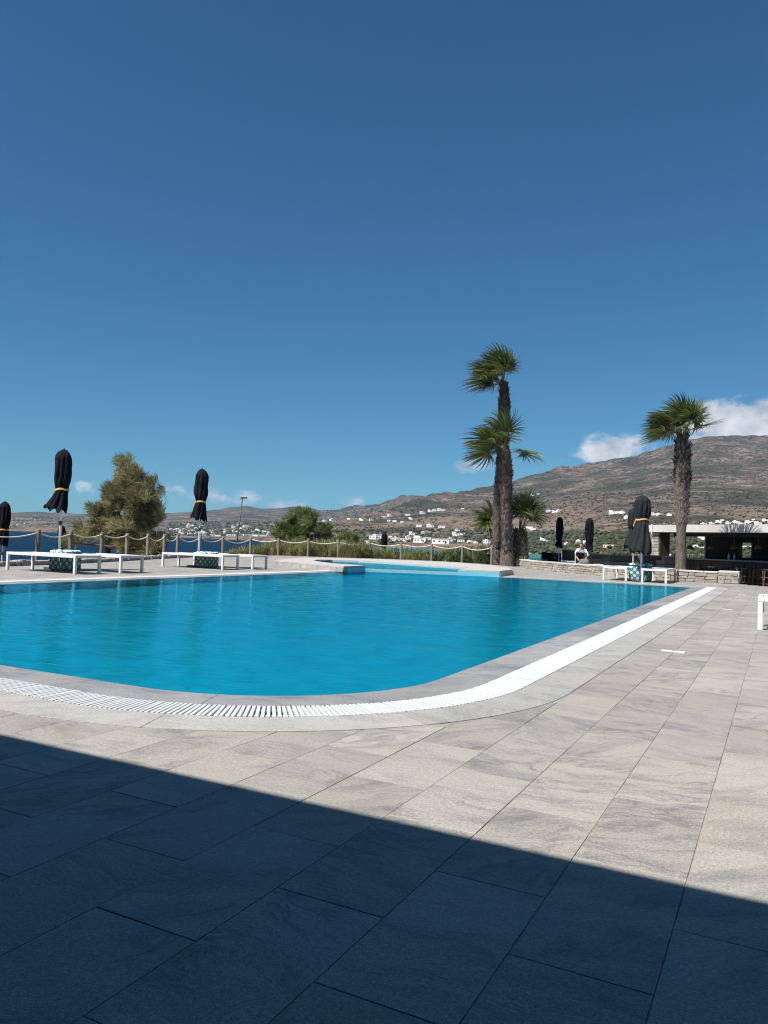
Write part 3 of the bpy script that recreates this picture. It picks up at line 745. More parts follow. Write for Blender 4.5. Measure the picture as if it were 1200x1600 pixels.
for a, c in zip(kpts, kpts[1:]):
    a, c = Vector(a), Vector(c); d = (c-a).normalized(); L = (c-a).length; s = 0
    while s < L-.05:
        l = min(random.uniform(.22,.5), L-s); stone_obj(kerb, a+d*(s+l/2), d, l-.012, .12+random.uniform(-.015,.02), .30, -.005); s += l
wall1 = thing('low_stone_wall', 'long low rubble stone wall behind the far pool edge, left of the bench', 'wall')
stone_wall(wall1, [(-9.72,32.1), (-8.9,30.4), (-7.38,28.5), (-4.85,26.15)], 0, .345, .34)
wall2 = thing('low_stone_wall', 'low rubble stone wall with square pale end block in front of the bar', 'wall')
stone_wall(wall2, [(-4.9,25.95), (-4.0,25.35), (-2.7,25.0), (-1.62,25.0)], 0, .34, .34)
b = MB(); b.bbox(-1.60,-1.04,24.84,25.5,0,.37,.01); bb = b.build('end_block', M['capstone'], wall2)
for z in (.01,.12,.23):
    s = 0
    while s < .5:
        l = min(random.uniform(.14,.3), .54-s); stone_obj(wall2, Vector((-1.59+s+l/2, 24.83)), Vector((1,0)), l-.01, .10, .06, z); s += l

# ------------------------------------------------------------------ rope fence
fence = thing('rope_fence', 'timber post fence with cream rope along the terrace edge', 'fence')
def ray_at(x, Y): r = ray(x, 800+47+.0347*(x-600)); t = Y/r.y; return Vector((r.x*t, Y))
posts = [ray_at(-45,13.3), gp(58,876.2).xy, ray_at(112,16.4), ray_at(160,17.8), ray_at(199.5,19.0), gp(230,872.8).xy, ray_at(257.5,22.4), ray_at(278,24.3), ray_at(313,26.6), ray_at(349,29.0)]
posts += [gp(x, y).xy for x, y in ((391,866.4),(434.5,868),(481,869.6),(528,871),(577,872.4),(626.3,874.5),(674,876.3),(721.7,878.6),(767.8,881.5))] + [ray_at(818,37.5)]
pmesh = []
for k in range(4):
    b = MB(); z = 0; pr = [(.045, -.5)]
    for i in range(7): pr.append((.055+random.uniform(-.004,.004), .88*i/6-.01 if i else .0))
    pr += [(.048,.885), (.02,.892)]
    b.lathe(pr, 10); bm_ = b; pmesh.append(b)
first = {}
for i, p in enumerate(posts):
    k = i % 4
    if k not in first: o = pmesh[k].build('post', M['timber'], fence, True); first[k] = o
    else: o = bpy.data.objects.new('post', first[k].data); COL.objects.link(o); o.parent = fence
    o.location = (p.x, p.y, random.uniform(-.02,.015)); o.rotation_euler = (random.gauss(0,.018), random.gauss(0,.018), random.uniform(0,6)); o.scale = (1.12,1.12,1)
for i, (a, c) in enumerate(zip(posts, posts[1:])):
    L = (c-a).length; pts = []; sag = .075*L+random.uniform(0,.03); za = .74; zc = .74
    if i == len(posts)-2: za = .74; zc = .55; sag = .26
    for k in range(13):
        t = k/12; p = a.lerp(c, t); pts.append((p.x, p.y, za+(zc-za)*t+.06-sag*4*t*(1-t)))
    b = MB(); b.tube(pts, .021, 6); b.build('rope', M['rope'], fence, True)

# ------------------------------------------------------------------ sun loungers, poufs
def make_lounger():
    t = empty('sun_lounger')
    L, W, Hh = 2.1, .68, .39; rl = .058
    b = MB()
    b.bbox(0,L,0,.05,Hh-rl,Hh,.004); b.bbox(0,L,W-.05,W,Hh-rl,Hh,.004); b.bbox(0,.05,.05,W-.05,Hh-rl,Hh-.001,.004); b.bbox(L-.05,L,.05,W-.05,Hh-rl,Hh-.001,.004)
    b.bbox(.78,.82,.05,W-.05,Hh-.045,Hh-.012,.003)
    b.build('frame', M['white_paint'], t)
    for x in (0, L-.055):
        for y in (.001, W-.056):
            b = MB(); b.bbox(x+.001, x+.056, y, y+.055, 0, Hh-rl-.001, .004); b.build('leg', M['white_paint'], t)
    # woven sling, sagging slightly, in a seat and a back panel
    for x0, x1, nm in ((.055,.775,'back_panel'), (.825,L-.055,'seat_panel')):
        vs, fs = [], []; nx, ny = 8, 6
        for j in range(ny+1):
            for i in range(nx+1):
                u, v = i/nx, j/ny; vs.append((x0+(x1-x0)*u, .052+(W-.104)*v, Hh-.010-.018*math.sin(math.pi*u)*math.sin(math.pi*v)))
        A = len(vs); vs += [(x,y,z-.006) for x,y,z in vs]
        for j in range(ny):
            for i in range(nx):
                a = j*(nx+1)+i; fs.append((a, a+1, a+nx+2, a+nx+1)); fs.append((A+a+nx+1, A+a+nx+2, A+a+1, A+a))
        mk(nm, vs, fs, M['sling'], t, True)
    return t
proto = make_lounger()
LG = 'white sun loungers round the pool'
spots = [((-14.77,11.05,0), 0, 'bare white sun lounger nearest the left edge, in front of the patterned pouf'),
         ((-14.72,12.22,0), 0, 'bare white sun lounger behind the left patterned pouf, under the tall umbrella'),
         ((-14.95,15.93,0), 0, 'bare white sun lounger in front of the second pouf, beneath the middle umbrella'),
         ((-14.85,17.08,0), 0, 'bare white sun lounger behind the second pouf, beside the spa'),
         ((-3.86,22.75,0), math.pi/2, 'white sun lounger by the far stone wall, left of the umbrella pole'),
         ((-2.74,22.42,0), math.pi/2, 'white sun lounger by the far stone wall, right of the umbrella pole'),
         ((-.22,10.10,0), 0, 'white sun lounger cut by the right edge of the photo'),
         ((-.12,16.9,0), 0, 'farther white sun lounger at the right edge with beige towel')]
for i, (loc, rz, lab) in enumerate(spots):
    o = proto if i == 0 else dup(proto)
    o.location = loc; o.rotation_euler = (0,0,rz); tag(o, lab, 'sun lounger', LG)
b = MB()
for k in range(7): b.tube([(.0, .1+.5*j/6, .43+.03*math.sin(k*.9)) for j in range(7)], .05, 10) if k == 0 else None
tw = b.build('towel_roll', M['beige'], None, True); tw.location = (-.10, 16.95, .02); tag(tw, 'rolled beige towel on the far right lounger', 'towel')
def cushion_box(w, d, h, seg=6, bulge=.02, e=5.0):
    bm = bmesh.new(); bmesh.ops.create_cube(bm, size=2); bmesh.ops.subdivide_edges(bm, edges=bm.edges[:], cuts=seg, use_grid_fill=True)
    for v in bm.verts:
        c = v.co; nrm = (abs(c.x)**e+abs(c.y)**e+abs(c.z)**e)**(1/e); c = c/nrm*1.0 if nrm > 0 else c
        v.co = (c.x*w/2, c.y*d/2, c.z*h/2+h/2)
    return bm
def bm_obj(name, bm, mat, parent, smooth=True):
    me = bpy.data.meshes.new(name); bm.to_mesh(me); bm.free(); me.materials.append(mat)
    if smooth: me.polygons.foreach_set('use_smooth', [True]*len(me.polygons))
    o = bpy.data.objects.new(name, me); COL.objects.link(o)
    if parent: o.parent = parent
    return o
def pouf(loc, lab, s=.56, h=.38, top=True):
    t = thing('pouf', lab, 'pouf', loc, .0, 'patterned poufs between loungers')
    bm_obj('body', cushion_box(s, s, h, 7, e=9), M['pattern'], t)
    b = MB()
    ring = [(x*s/2*.985, y*s/2*.985, h*.5) for x, y in ((-1,-1),(1,-1),(1,1),(-1,1))]; b.tube(ring+[ring[0]], .007, 5); b.build('piping', M['pattern'], t)
    if top:
        bm = cushion_box(s*1.12, s*1.05, .075, 8, e=4)
        for v in bm.verts: v.co += Vector((0,0, .018*noise.noise(v.co*9)+.012*noise.noise(v.co*20)))
        o = bm_obj('folded_towel', bm, M['towel'], t); o.location.z = h-.004
    return t
pouf((-14.02,11.96,0), 'teal lattice patterned pouf with folded towel between the left pair of loungers', .50)
pouf((-14.08,16.75,0), 'teal lattice patterned pouf with folded towel between the middle pair of loungers', .50, .36)
pouf((-3.56,23.25,0), 'blue and white patterned pouf behind the umbrella pole at the far wall', .58, .44)

# ------------------------------------------------------------------ closed umbrellas
WL = -Vector((c_r.x, c_r.y, 0)).normalized()      # the wind blows towards the photo's left
def umbrella(loc, label, H=2.72, bot=1.32, rad=.17, flare=.26, tie=.36, seed=1, mat='black_fab', pole='alu', strap=True, blow=.10, cap=True, base=True, group='closed dark parasols'):
    rs = random.Random(seed); t = thing('umbrella', label, 'umbrella', loc, 0, group)
    NA, NZ = 64, 46; vs, fs = [], []; Ht = H-.03; Lc = Ht-bot; zt = bot+Lc*tie
    ph = [rs.uniform(0,6.28) for _ in range(6)]; folds = 9
    lob = [rs.uniform(.65,1.35) for _ in range(folds)]
    for j in range(NZ+1):
        v = j/NZ; z = Ht-Lc*v
        if z > zt: s = (Ht-z)/(Ht-zt); rr = rad*(.55+.45*min(1, s/.16)**.6)*(1+.10*math.sin(math.pi*s)); rr *= 1-.20*max(0, s-.8)/.2
        else: s = (zt-z)/(zt-bot); rr = rad*.78+(flare-rad*.78)*s**.8
        if s < .0: rr = rad
        sk = max(0, (zt-z)/(zt-bot)) if z < zt else 0
        for i in range(NA):
            a = 2*math.pi*i/NA; kf = a/(2*math.pi)*folds; l = lob[int(kf) % folds]
            fold = abs(math.sin(kf*math.pi)); deep = (.42 if z > zt else .42+.10*sk)*min(1, v*5+.15)
            r = rr*(1-deep*(1-fold**.6)*l*.8)+.010*noise.noise((math.cos(a)*2+seed, math.sin(a)*2, z*4))*2.0
            r += rr*.16*noise.noise((math.cos(a+z*1.4)*1.5+seed*3, math.sin(a+z*1.4)*1.5, z*2.2))
            if z < zt: r *= 1+.20*sk*math.sin(a*2+ph[1]) 
            x, y = r*math.cos(a+z*.35), r*math.sin(a+z*.35)
            w = WL*blow*(sk**1.3)*(.6+.8*max(0, Vector((x, y, 0)).dot(WL)/max(r, 1e-3)))
            zz = z + (.05*math.sin(kf*math.pi*2+ph[2])+.10*max(0, Vector((x, y, 0)).dot(WL)/max(r, 1e-3)))*sk**3
            vs.append((x+w.x, y+w.y, zz))
    for j in range(NZ):
        for i in range(NA): fs.append((j*NA+i, (j+1)*NA+i, (j+1)*NA+(i+1)%NA, j*NA+(i+1)%NA))
    cn_ = mk('canopy', vs, fs, M[mat], t, True)
    sm_ = cn_.modifiers.new('thick', 'SOLIDIFY'); sm_.thickness = .004
    if cap:                     # vent cap drawn over the top
        vs, fs = [], []; n = 40
        for j in range(9):
            s = j/8; z = H+.015-.20*s**1.4
            for i in range(n):
                a = 2*math.pi*i/n; r = (.012+rad*(.95*s**.6))*(1-.20*s*(1-abs(math.sin(a*4)))); vs.append((r*math.cos(a), r*math.sin(a), z+.035*s*math.sin(a*8+ph[0])*.5+.03*s*math.sin(a*2+ph[3])))
        for j in range(8):
            for i in range(n): fs.append((j*n+i, (j+1)*n+i, (j+1)*n+(i+1)%n, j*n+(i+1)%n))
        fs.append(tuple(range(n)))
        mk('vent_cap', vs, fs, M[mat], t, True)
    if strap:
        b = MB(); ring = [(rad*.84*math.cos(2*math.pi*k/28), rad*.84*math.sin(2*math.pi*k/28), zt+.012*math.sin(k*.6)) for k in range(29)]
        vs = [(x*f, y*f, z+dz) for f, dz in ((1.0,-.022),(1.05,-.020),(1.05,.020),(1.0,.022)) for x, y, z in ring]; fs = []
        for r_ in range(3):
            for k in range(28): fs.append((r_*29+k, r_*29+k+1, (r_+1)*29+k+1, (r_+1)*29+k))
        b.add(vs, fs); b.tube([(rad*.86*WL.x, rad*.86*WL.y, zt), (rad*1.05*WL.x, rad*1.05*WL.y, zt-.08), (rad*1.25*WL.x, rad*1.25*WL.y, zt-.2)], .012, 5); b.build('strap', M['yellow'], t)
    b = MB(); b.tube([(0,0,0), (0,0,H*.5), (0,0,H-.05)], .027, 12); pl = b.build('pole', M[pole], t, True)
    b = MB(); b.lathe([(.034,1.0),(.036,1.03),(.036,1.09),(.03,1.1)], 12); b.tube([(0,-.03,1.05),(0,-.07,1.05)], .012, 6); b.build('clamp', M['pole_dark'], pl)
    b = MB(); b.lathe([(.008,H-.02),(.014,H+.015),(.017,H+.03),(.006,H+.045)], 10); b.build('finial', M['pole_dark'], t, True)
    if base:
        b = MB(); b.bbox(-.22,.22,-.22,.22,.0,.045,.006); b.lathe([(.045,.045),(.045,.20),(.034,.22)], 12); b.build('base', M['pole_dark'], t)
    return t
UG = 'closed dark parasols'
_u = dp(91.5, 880, 17.5); umbrella((_u.x, _u.y, 0), 'tall closed black umbrella with yellow strap over the left pair of loungers', seed=3, blow=.14, flare=.24)
_u = dp(309.5, 880, 21.4); umbrella((_u.x, _u.y, 0), 'closed black umbrella with yellow strap over the middle pair of loungers', seed=8, blow=.06, flare=.20)
umbrella((-3.49,22.86,0), 'closed charcoal umbrella with loose skirt standing between the far wall loungers', H=2.44, bot=.80, rad=.20, flare=.36, tie=.60, seed=5, mat='charcoal', blow=.05, base=True)
def head_or(z, x, y): return max(z, head_z(x, y))
def by_top(xp, yp, H, d0=22, d1=70):                  # umbrella whose top shows at this pixel and whose foot stands on the slope
    best = None
    for k in range(240):
        d = d0+(d1-d0)*k/239; p = dp(xp, yp, d); e = abs((p.z-H)-head_z(p.x, p.y))
        if best is None or e < best[0]: best = (e, p)
    p = best[1]; return (p.x, p.y, head_z(p.x, p.y)-.02)
umbrella(by_top(8, 783, 2.72), 'closed black umbrella with yellow strap beyond the fence at the left edge', seed=11, blow=.06, flare=.24)
umbrella(by_top(97, 822, 2.6), 'small dark closed umbrella beyond the fence, behind the left umbrella pole', seed=12, blow=.02, flare=.2, strap=False, H=2.6, bot=.5)
umbrella(by_top(170, 823, 2.6), 'dark closed umbrella beyond the fence in front of the big tamarisk', seed=13, blow=.02, flare=.22, strap=False, H=2.6, bot=.7)
umbrella(by_top(240, 828, 2.6), 'dark closed umbrella beyond the fence under the tamarisk right side', seed=14, blow=.02, flare=.22, strap=False, H=2.6, bot=.7)
umbrella(by_top(495, 830, 2.6, 36), 'dark closed umbrella beyond the fence before the green tamarisk', seed=15, blow=.06, flare=.24, strap=False, H=2.6, bot=1.2)
umbrella(by_top(601, 831, 2.6, 36), 'dark closed umbrella rising from the hedge beyond the fence', seed=16, blow=.06, flare=.30, strap=False, H=2.6, bot=1.1)
p4 = gp(873, 878, TZ); umbrella((p4.x*.98, p4.y*.98, TZ), 'closed black umbrella on the lounge terrace, left of the crouching person', H=2.36, bot=.78, rad=.17, flare=.23, tie=.2, seed=17, strap=False, blow=.02)
p5 = dp(920, 870, 39.5); umbrella((p5.x, p5.y, TZ), 'closed black umbrella on the lounge terrace, behind the crouching person', H=2.32, bot=.62, rad=.20, flare=.26, tie=.2, seed=18, strap=False, blow=.0)
p6 = dp(989, 880, 26.5); umbrella((p6.x, p6.y, TZ), 'dark closed umbrella behind the charcoal one at the far wall', H=2.2, bot=.8, rad=.2, flare=.34, tie=.5, seed=19, mat='charcoal', strap=False, blow=.04)

# ------------------------------------------------------------------ foliage
def leaves(name, C, n, L, W, mat, parent, bias=(0,0,.3), spread=1.0, seed=1, curl=.0, core=.55):
    """leaf-sized faces spread through a set of ellipsoids C = [(centre, radii)]"""
    g = np.random.default_rng(seed); w = np.array([r[0]*r[1]*r[2] for c, r in C])**.7; w = w/w.sum(); idx = g.choice(len(C), n, p=w)
    cen = np.array([c for c, r in C])[idx]; rad = np.array([r for c, r in C])[idx]
    d = g.normal(size=(n,3)); d /= np.linalg.norm(d, axis=1)[:,None]; rr = (core+(1-core)*g.random(n))[:,None]*np.where(g.random(n)[:,None] < .08, 1.16, 1.0)
    pos = cen+d*rad*rr
    u = g.normal(size=(n,3))*spread*.6+np.array(bias)+d*.55; u /= np.linalg.norm(u, axis=1)[:,None]
    s = g.normal(size=(n,3)); s = np.cross(u, s); s /= np.linalg.norm(s, axis=1)[:,None]
    ln = L*(.55+.9*g.random(n))[:,None]; wd = W*(.6+.8*g.random(n))[:,None]
    a = pos; m_ = pos+u*ln*.5+s*0; t = pos+u*ln+np.array([0,0,-curl])*ln
    V = np.stack([a-s*wd*.25, a+s*wd*.25, m_+s*wd*.5, t, m_-s*wd*.5], 1).reshape(-1,3)
    F = (np.arange(n)*5)[:,None]+np.arange(5)[None,:]
    me = bpy.data.meshes.new(name); me.from_pydata(V.tolist(), [], F.tolist()); me.materials.append(M[mat])
    cl = np.array([noise.noise(Vector(p)*1.3) for p in pos])     # light and dark clumps
    r = np.clip(.5+.55*cl+.22*g.normal(size=n), 0, 1); at = me.attributes.new('rnd', 'FLOAT', 'FACE'); at.data.foreach_set('value', r.astype(np.float32))
    o = bpy.data.objects.new(name, me); COL.objects.link(o)
    if parent is not None: o.parent = parent
    return o
def tree(name, label, loc, blobs, n, L, W, mat, seed, trunk_to, cat='tree', group=None, bias=(0,0,.3), tr=.09):
    t = thing(name, label, cat, loc, 0, group); rs = random.Random(seed)
    C = [(Vector(c), r) for c, r in blobs]
    # break each lobe into smaller clumps so the outline is uneven and has gaps
    CC = []
    for c, r in C:
        k = max(10, int(34*(r[0]*r[2])**.5))
        for _ in range(k):
            d = Vector((rs.gauss(0,1), rs.gauss(0,1), rs.gauss(0,1))).normalized()*rs.uniform(.25,.95)
            f = rs.uniform(.10,.26); CC.append(((c.x+d.x*r[0], c.y+d.y*r[1], c.z+d.z*r[2]), (r[0]*f, r[1]*f, r[2]*f*1.35)))
    b = MB(); b.tube([(0,0,-.3), (.05,.03,trunk_to*.35), (rs.uniform(-.15,.15), .0, trunk_to)], [tr*1.3, tr, tr*.7], 8); base = Vector((0,0,trunk_to*.6))
    for c, r in C:
        p1 = base.lerp(c, .5)+Vector((rs.uniform(-.2,.2), rs.uniform(-.2,.2), 0)); b.tube([base, p1, c+Vector((0,0,-r[2]*.2)), c+Vector((0,0,r[2]*.5))], [tr*.7, tr*.5, tr*.25, tr*.08], 6)
        for _ in range(7):
            e = c+Vector((rs.gauss(0,.5)*r[0], rs.gauss(0,.5)*r[1], rs.uniform(-.2,.9)*r[2])); b.tube([p1.lerp(c, rs.random()), e], [tr*.25, tr*.07], 4)
    b.build('trunk', M['bark'], t)
    leaves('crown', CC, n, L, W, mat, t, bias, 1.0, seed, .15)
    return t
sx_ = lambda v: Vector((c_r.x, c_r.y, 0)).normalized()*v          # metres to the photo's right
def blob_px(pts, d, base):                                         # lobes given by pixel centre and half sizes at depth d
    k = d/FPX; out = []
    for (x, y, hx, hy) in pts:
        p = dp(x, y, d)-base; out.append(((p.x+random.uniform(-.3,.3), p.y+random.uniform(-.3,.3), p.z), (hx*k, hx*k*.9, hy*k)))
    return out
bd = dp(212, 880, 34); base = Vector((bd.x, bd.y, head_z(bd.x, bd.y)))
tree('tamarisk_tree', 'large windswept olive-brown tamarisk tree beyond the fence at left', base,
     blob_px([(190,728,15,22),(197,742,20,22),(205,752,24,22),(186,752,16,16),(178,775,26,26),(205,790,34,30),(238,775,20,28),(150,800,22,18),(232,815,32,30),(190,830,44,28),(135,830,26,18),(248,845,22,24),(215,855,40,22),(110,845,18,12),(215,765,22,20)], 34, base),
     36000, .34, .020, 'tamarisk', 5, 1.6, bias=tuple(WL*.75+Vector((0,0,1.0))), tr=.13)
bd = dp(470, 870, 50); base = Vector((bd.x, bd.y, head_z(bd.x, bd.y)))
tree('tamarisk_tree', 'bushy green tamarisk tree beyond the fence left of the spa', base,
     blob_px([(474,803,14,15),(455,815,18,18),(485,820,20,18),(462,836,28,18),(500,832,20,14),(440,832,14,14),(480,848,32,14),(510,838,10,8)], 50, base),
     26000, .34, .024, 'tamarisk_green', 9, 1.5, bias=tuple(WL*.3+Vector((0,0,1.1))), tr=.10)
bd = dp(545, 860, 60); base = Vector((bd.x, bd.y, head_z(bd.x, bd.y)))
tree('tamarisk_tree', 'small green tamarisk shrub peeping over the hedge by the spa', base,
     blob_px([(538,836,12,9),(552,842,16,9),(527,842,12,8)], 60, base), 3500, .17, .035, 'tamarisk_green', 12, 1.2, bias=(0,0,.6), tr=.06)
# hedge of shrubs on the slope behind the fence; every shrub its own plant, four meshes shared
def shrub_mesh(kind, seed):
    rs = random.Random(seed); C = []
    for _ in range(9): C.append(((rs.uniform(-.55,.55), rs.uniform(-.4,.4), rs.uniform(.25,.85)), (rs.uniform(.22,.42),)*2+(rs.uniform(.2,.35),)))
    e = empty('proto')
    if kind == 'reed': o = leaves('foliage', [((x,y,z*.75),(a*1.1,b_,c)) for (x,y,z),(a,b_,c) in C], 2600, .26, .022, 'reed', e, (WL.x*.35,WL.y*.35,1.1), .8, seed, .1, .2)
    else: o = leaves('foliage', C, 1900, .115, .036, 'oleander', e, (0,0,.5), 1.1, seed, .1, .3)
    b = MB()
    for _ in range(6): b.tube([(rs.uniform(-.15,.15), rs.uniform(-.15,.15), -.5), (rs.uniform(-.4,.4), rs.uniform(-.3,.3), .6)], [.018,.006], 4)
    s = b.build('stems', M['bark'], e)
    ms = (o.data, s.data)
    for k in (o, s, e): bpy.data.objects.remove(k)
    return ms
SH = {'reed': [shrub_mesh('reed', k) for k in (21,22,23)], 'oleander': [shrub_mesh('oleander', k) for k in (31,32,33)]}
def shrub(xp, yt, d, kind, w, label, group):
    p = dp(xp, yt, d); gz = head_z(p.x, p.y); k = random.choice(SH[kind]); h = max(.5, p.z-gz)
    t = thing('shrub', label, 'shrub', (p.x, p.y, gz), random.uniform(-.5,.5), group)
    for nm, me in zip(('foliage','stems'), k):
        o = bpy.data.objects.new(nm, me); COL.objects.link(o); o.parent = t; o.scale = (w, w*.8, h/1.08)
    return t
rs = random.Random(4)
_o = 'first second third fourth fifth sixth seventh eighth ninth tenth eleventh twelfth thirteenth fourteenth fifteenth sixteenth seventeenth eighteenth nineteenth twentieth'.split()
ORD = _o+['twenty-'+w for w in _o[:9]]+['thirtieth']
for i in range(30):
    x = 352+i*(572-352)/29; yt = float(np.interp(x, [350,370,400,430,480,520,560,580], [864,853,845,841,840,841,844,850]))+rs.uniform(-3,3)
    shrub(x+rs.uniform(-4,4), yt, 41+rs.uniform(-1.5,3.5), 'reed', rs.uniform(.8,1.15), ORD[i]+' feathery olive shrub from the left in the hedge beyond the fence', 'feathery hedge shrubs')
for i in range(30):
    x = 572+i*(812-572)/29; yt = float(np.interp(x, [570,610,650,700,740,812], [853,855,857,855,851,853]))+rs.uniform(-3,3)
    shrub(x+rs.uniform(-4,4), yt, 42+rs.uniform(-1,2.5), 'oleander' if rs.random() < .72 else 'reed', rs.uniform(.75,1.1), ORD[i]+' low shrub from the left in the darker hedge behind the spa', 'dark hedge shrubs')
for i, (x, yt, d, w) in enumerate([(833,866,36,.9),(842,870,36.5,.8),(826,872,36,.6)]):
    shrub(x, yt, d, 'oleander', w, ['rounded leafy bush at the left end of the low stone wall','small bush right of the last fence post','low bush against the last fence post'][i], 'bushes by the wall end')
for i in range(11):
    x = 938+i*7; shrub(x+rs.uniform(-3,3), 866+rs.uniform(-3,4), 40+rs.uniform(-1,2), 'oleander', rs.uniform(.7,.95), ORD[i]+' bush from the left in the hedge behind the lounge terrace', 'terrace hedge bushes')
for i in range(8):
    x = 1034+i*10; shrub(x+rs.uniform(-3,3), 861+rs.uniform(-3,3), 46+rs.uniform(-1,2), 'oleander', rs.uniform(.8,1.1), ORD[i]+' bush from the left behind the open bay of the bar', 'bushes behind the bar')

# ------------------------------------------------------------------ palms
def frond(name, parent, origin, d, petl, fan, nl, seed, wind, droop=.25, mat='palm_leaf'):
    rs = random.Random(seed); d = Vector(d).normalized(); up = Vector((0,0,1))
    pts = []; v = d.copy(); p = Vector(origin)
    for k in range(7):
        pts.append(p.copy()); v = (v+wind*.055*k/6+Vector((0,0,-.03*k))).normalized(); p = p+v*petl/6
    b = MB(); b.tube(pts, [.022,.020,.017,.015,.013,.012,.011], 5)
    o_ = b; hub = pts[-1]; ax = v; side = ax.cross(up); side = side.normalized() if side.length > .05 else Vector((1,0,0)); nrm = side.cross(ax)
    roll = rs.uniform(-.7,.7); side, nrm = side*math.cos(roll)+nrm*math.sin(roll), nrm*math.cos(roll)-side*math.sin(roll)
    vs, fs, rn = [], [], []
    for k in range(nl):
        a = (k/(nl-1)-.5)*2*math.radians(105)+rs.gauss(0,.03); dd = (ax*math.cos(a)+side*math.sin(a)+nrm*(.18*math.cos(a)+rs.gauss(0,.05))).normalized()
        ln = fan*(.70+.30*math.cos(a*.8))*rs.uniform(.88,1.08); wd = .030*rs.uniform(.8,1.2); q_ = hub.copy(); wv = nrm.cross(dd).normalized()*math.cos(.5)+nrm*.35
        B = len(vs); segs = 6
        for s in range(segs+1):
            f = s/segs; ww = wd*(.5+1.2*f)*(1 if f < .35 else max(.04, 1-(f-.35)/.65*.95))
            vs.append(q_+wv*ww); vs.append(q_-wv*ww)
            dd = (dd+wind*(.30*f)+Vector((0,0,-droop*f*f*1.2))).normalized(); q_ = q_+dd*(ln/segs)
        c0 = min(1, max(0, .45+.22*rs.gauss(0,1)))
        for s in range(segs): fs.append((B+2*s, B+2*s+1, B+2*s+3, B+2*s+2)); rn.append(min(1, c0+(.30*(s/segs)**3)))
    o = mk(name, vs, fs, M[mat], parent); at = o.data.attributes.new('rnd', 'FLOAT', 'FACE'); at.data.foreach_set('value', rn)
    b.build('petiole', M['boot'] if mat == 'palm_dry' else M['stem'], o)
    return o
M['stem'] = simple('palm_petiole', (.12,.13,.04), .5, .15, 6)
def boots(parent, path, rads, z0, z1, seed, mat, n, size=.16, out=.5):
    rs = random.Random(seed); vs, fs = [], []
    for k in range(n):
        f = rs.uniform(z0, z1); i = min(int(f*(len(path)-1)), len(path)-2); t = f*(len(path)-1)-i; p = path[i].lerp(path[i+1], t); r = rads[i]+(rads[i+1]-rads[i])*t
        a = rs.uniform(0, 6.283); o_ = Vector((math.cos(a), math.sin(a), 0)); s = Vector((-math.sin(a), math.cos(a), 0)); h = size*rs.uniform(.6,1.3); w = size*.30*rs.uniform(.7,1.3)
        b0 = p+o_*r*.86; tip = p+o_*(r+h*out*rs.uniform(.25,.8))+Vector((0,0,h))+s*rs.uniform(-.03,.03); B = len(vs)
        vs += [b0-s*w, b0+s*w, b0+o_*.045+Vector((0,0,h*.3)), tip-s*w*.45, tip+s*w*.45, tip-o_*.02+Vector((0,0,.01))]
        fs += [(B,B+2,B+3),(B+1,B+4,B+2),(B+2,B+4,B+3),(B,B+3,B+5),(B+1,B+5,B+4),(B+3,B+4,B+5)]
    o = mk('leaf_bases', vs, fs, M[mat], parent); o['kind'] = 'stuff'; return o
def palm(label, pxs, d, rad_px, crown, seed, wind, boot_from=.0, petl=.75, fan=1.0, nl=30, base_z=None, tip=.5):
    """pxs: trunk centre line in pixels, foot first, at depth d; crown: list of (pixel dx, dy, toward camera) frond headings"""
    P = [dp(x, y, d) for x, y in pxs]
    if base_z is not None: P[0].z = base_z
    t = thing('palm_tree', label, 'palm tree', P[0], 0); P = [p-P[0] for p in P]
    # resample
    path = []; rr = []; NP = 28
    cum = [0]
    for a, c in zip(P, P[1:]): cum.append(cum[-1]+(c-a).length)
    for k in range(NP+1):
        s = cum[-1]*k/NP; i = min(max(0, int(np.searchsorted(cum, s)-1)), len(P)-2); u = (s-cum[i])/(cum[i+1]-cum[i]); path.append(P[i].lerp(P[i+1], u))
        rr.append(float(np.interp(k/NP, [q[0] for q in rad_px], [q[1] for q in rad_px]))*d/FPX*(1+.05*math.sin(k*2.1)))
    b = MB(); b.tube(path, rr, 18); b.build('trunk', M['trunk'], t, True)
    boots(t, path, rr, max(0.02, boot_from), .93, seed, 'boot', int(900*cum[-1]/6), .17, .6)
    boots(t, path, rr, .62, 1.0, seed+1, 'boot_top', int(420*cum[-1]/6), .22, .7)
    top = path[-1]; rs = random.Random(seed)
    for k, (dx, dy, dz) in enumerate(crown):
        dd = c_r*dx+Vector((0,0,1))*dy-c_f*dz
        frond('frond', t, top+Vector((rs.uniform(-.05,.05), rs.uniform(-.05,.05), rs.uniform(-.12,.06))), dd, petl*rs.uniform(.75,1.15), fan*rs.uniform(.85,1.12), nl, seed*100+k, wind, rs.uniform(.10,.32))
    return t
windv = WL*1.0
rs = random.Random(77)
def crown_dirs(n, lean=-.35, up=.8, right=.6, e0=.05):
    out = []
    for k in range(n):
        a = rs.uniform(0, 6.283); e = rs.uniform(e0, 1.3); x = math.cos(a)*math.cos(e)+lean; z = math.sin(a)*math.cos(e); y = math.sin(e)*up+.12
        if x > right: x = right*rs.random()
        out.append((x, y, z))
    return out
pa = palm('tallest palm tree beyond the fence, crown blown to the left', [(777,890),(776,850),(778,800),(782,740),(786,690),(788,640),(787,601)], 37.5, [(0,8),(.1,6.8),(.5,7.0),(.7,8.2),(.9,7.5),(1,3.5)], crown_dirs(21, -.5, 1.1, .2, .35)+[(-.9,.25,.2),(-.7,.1,-.3),(.30,.9,.1)], 2, windv, .02, .85, 1.25, base_z=-.35)
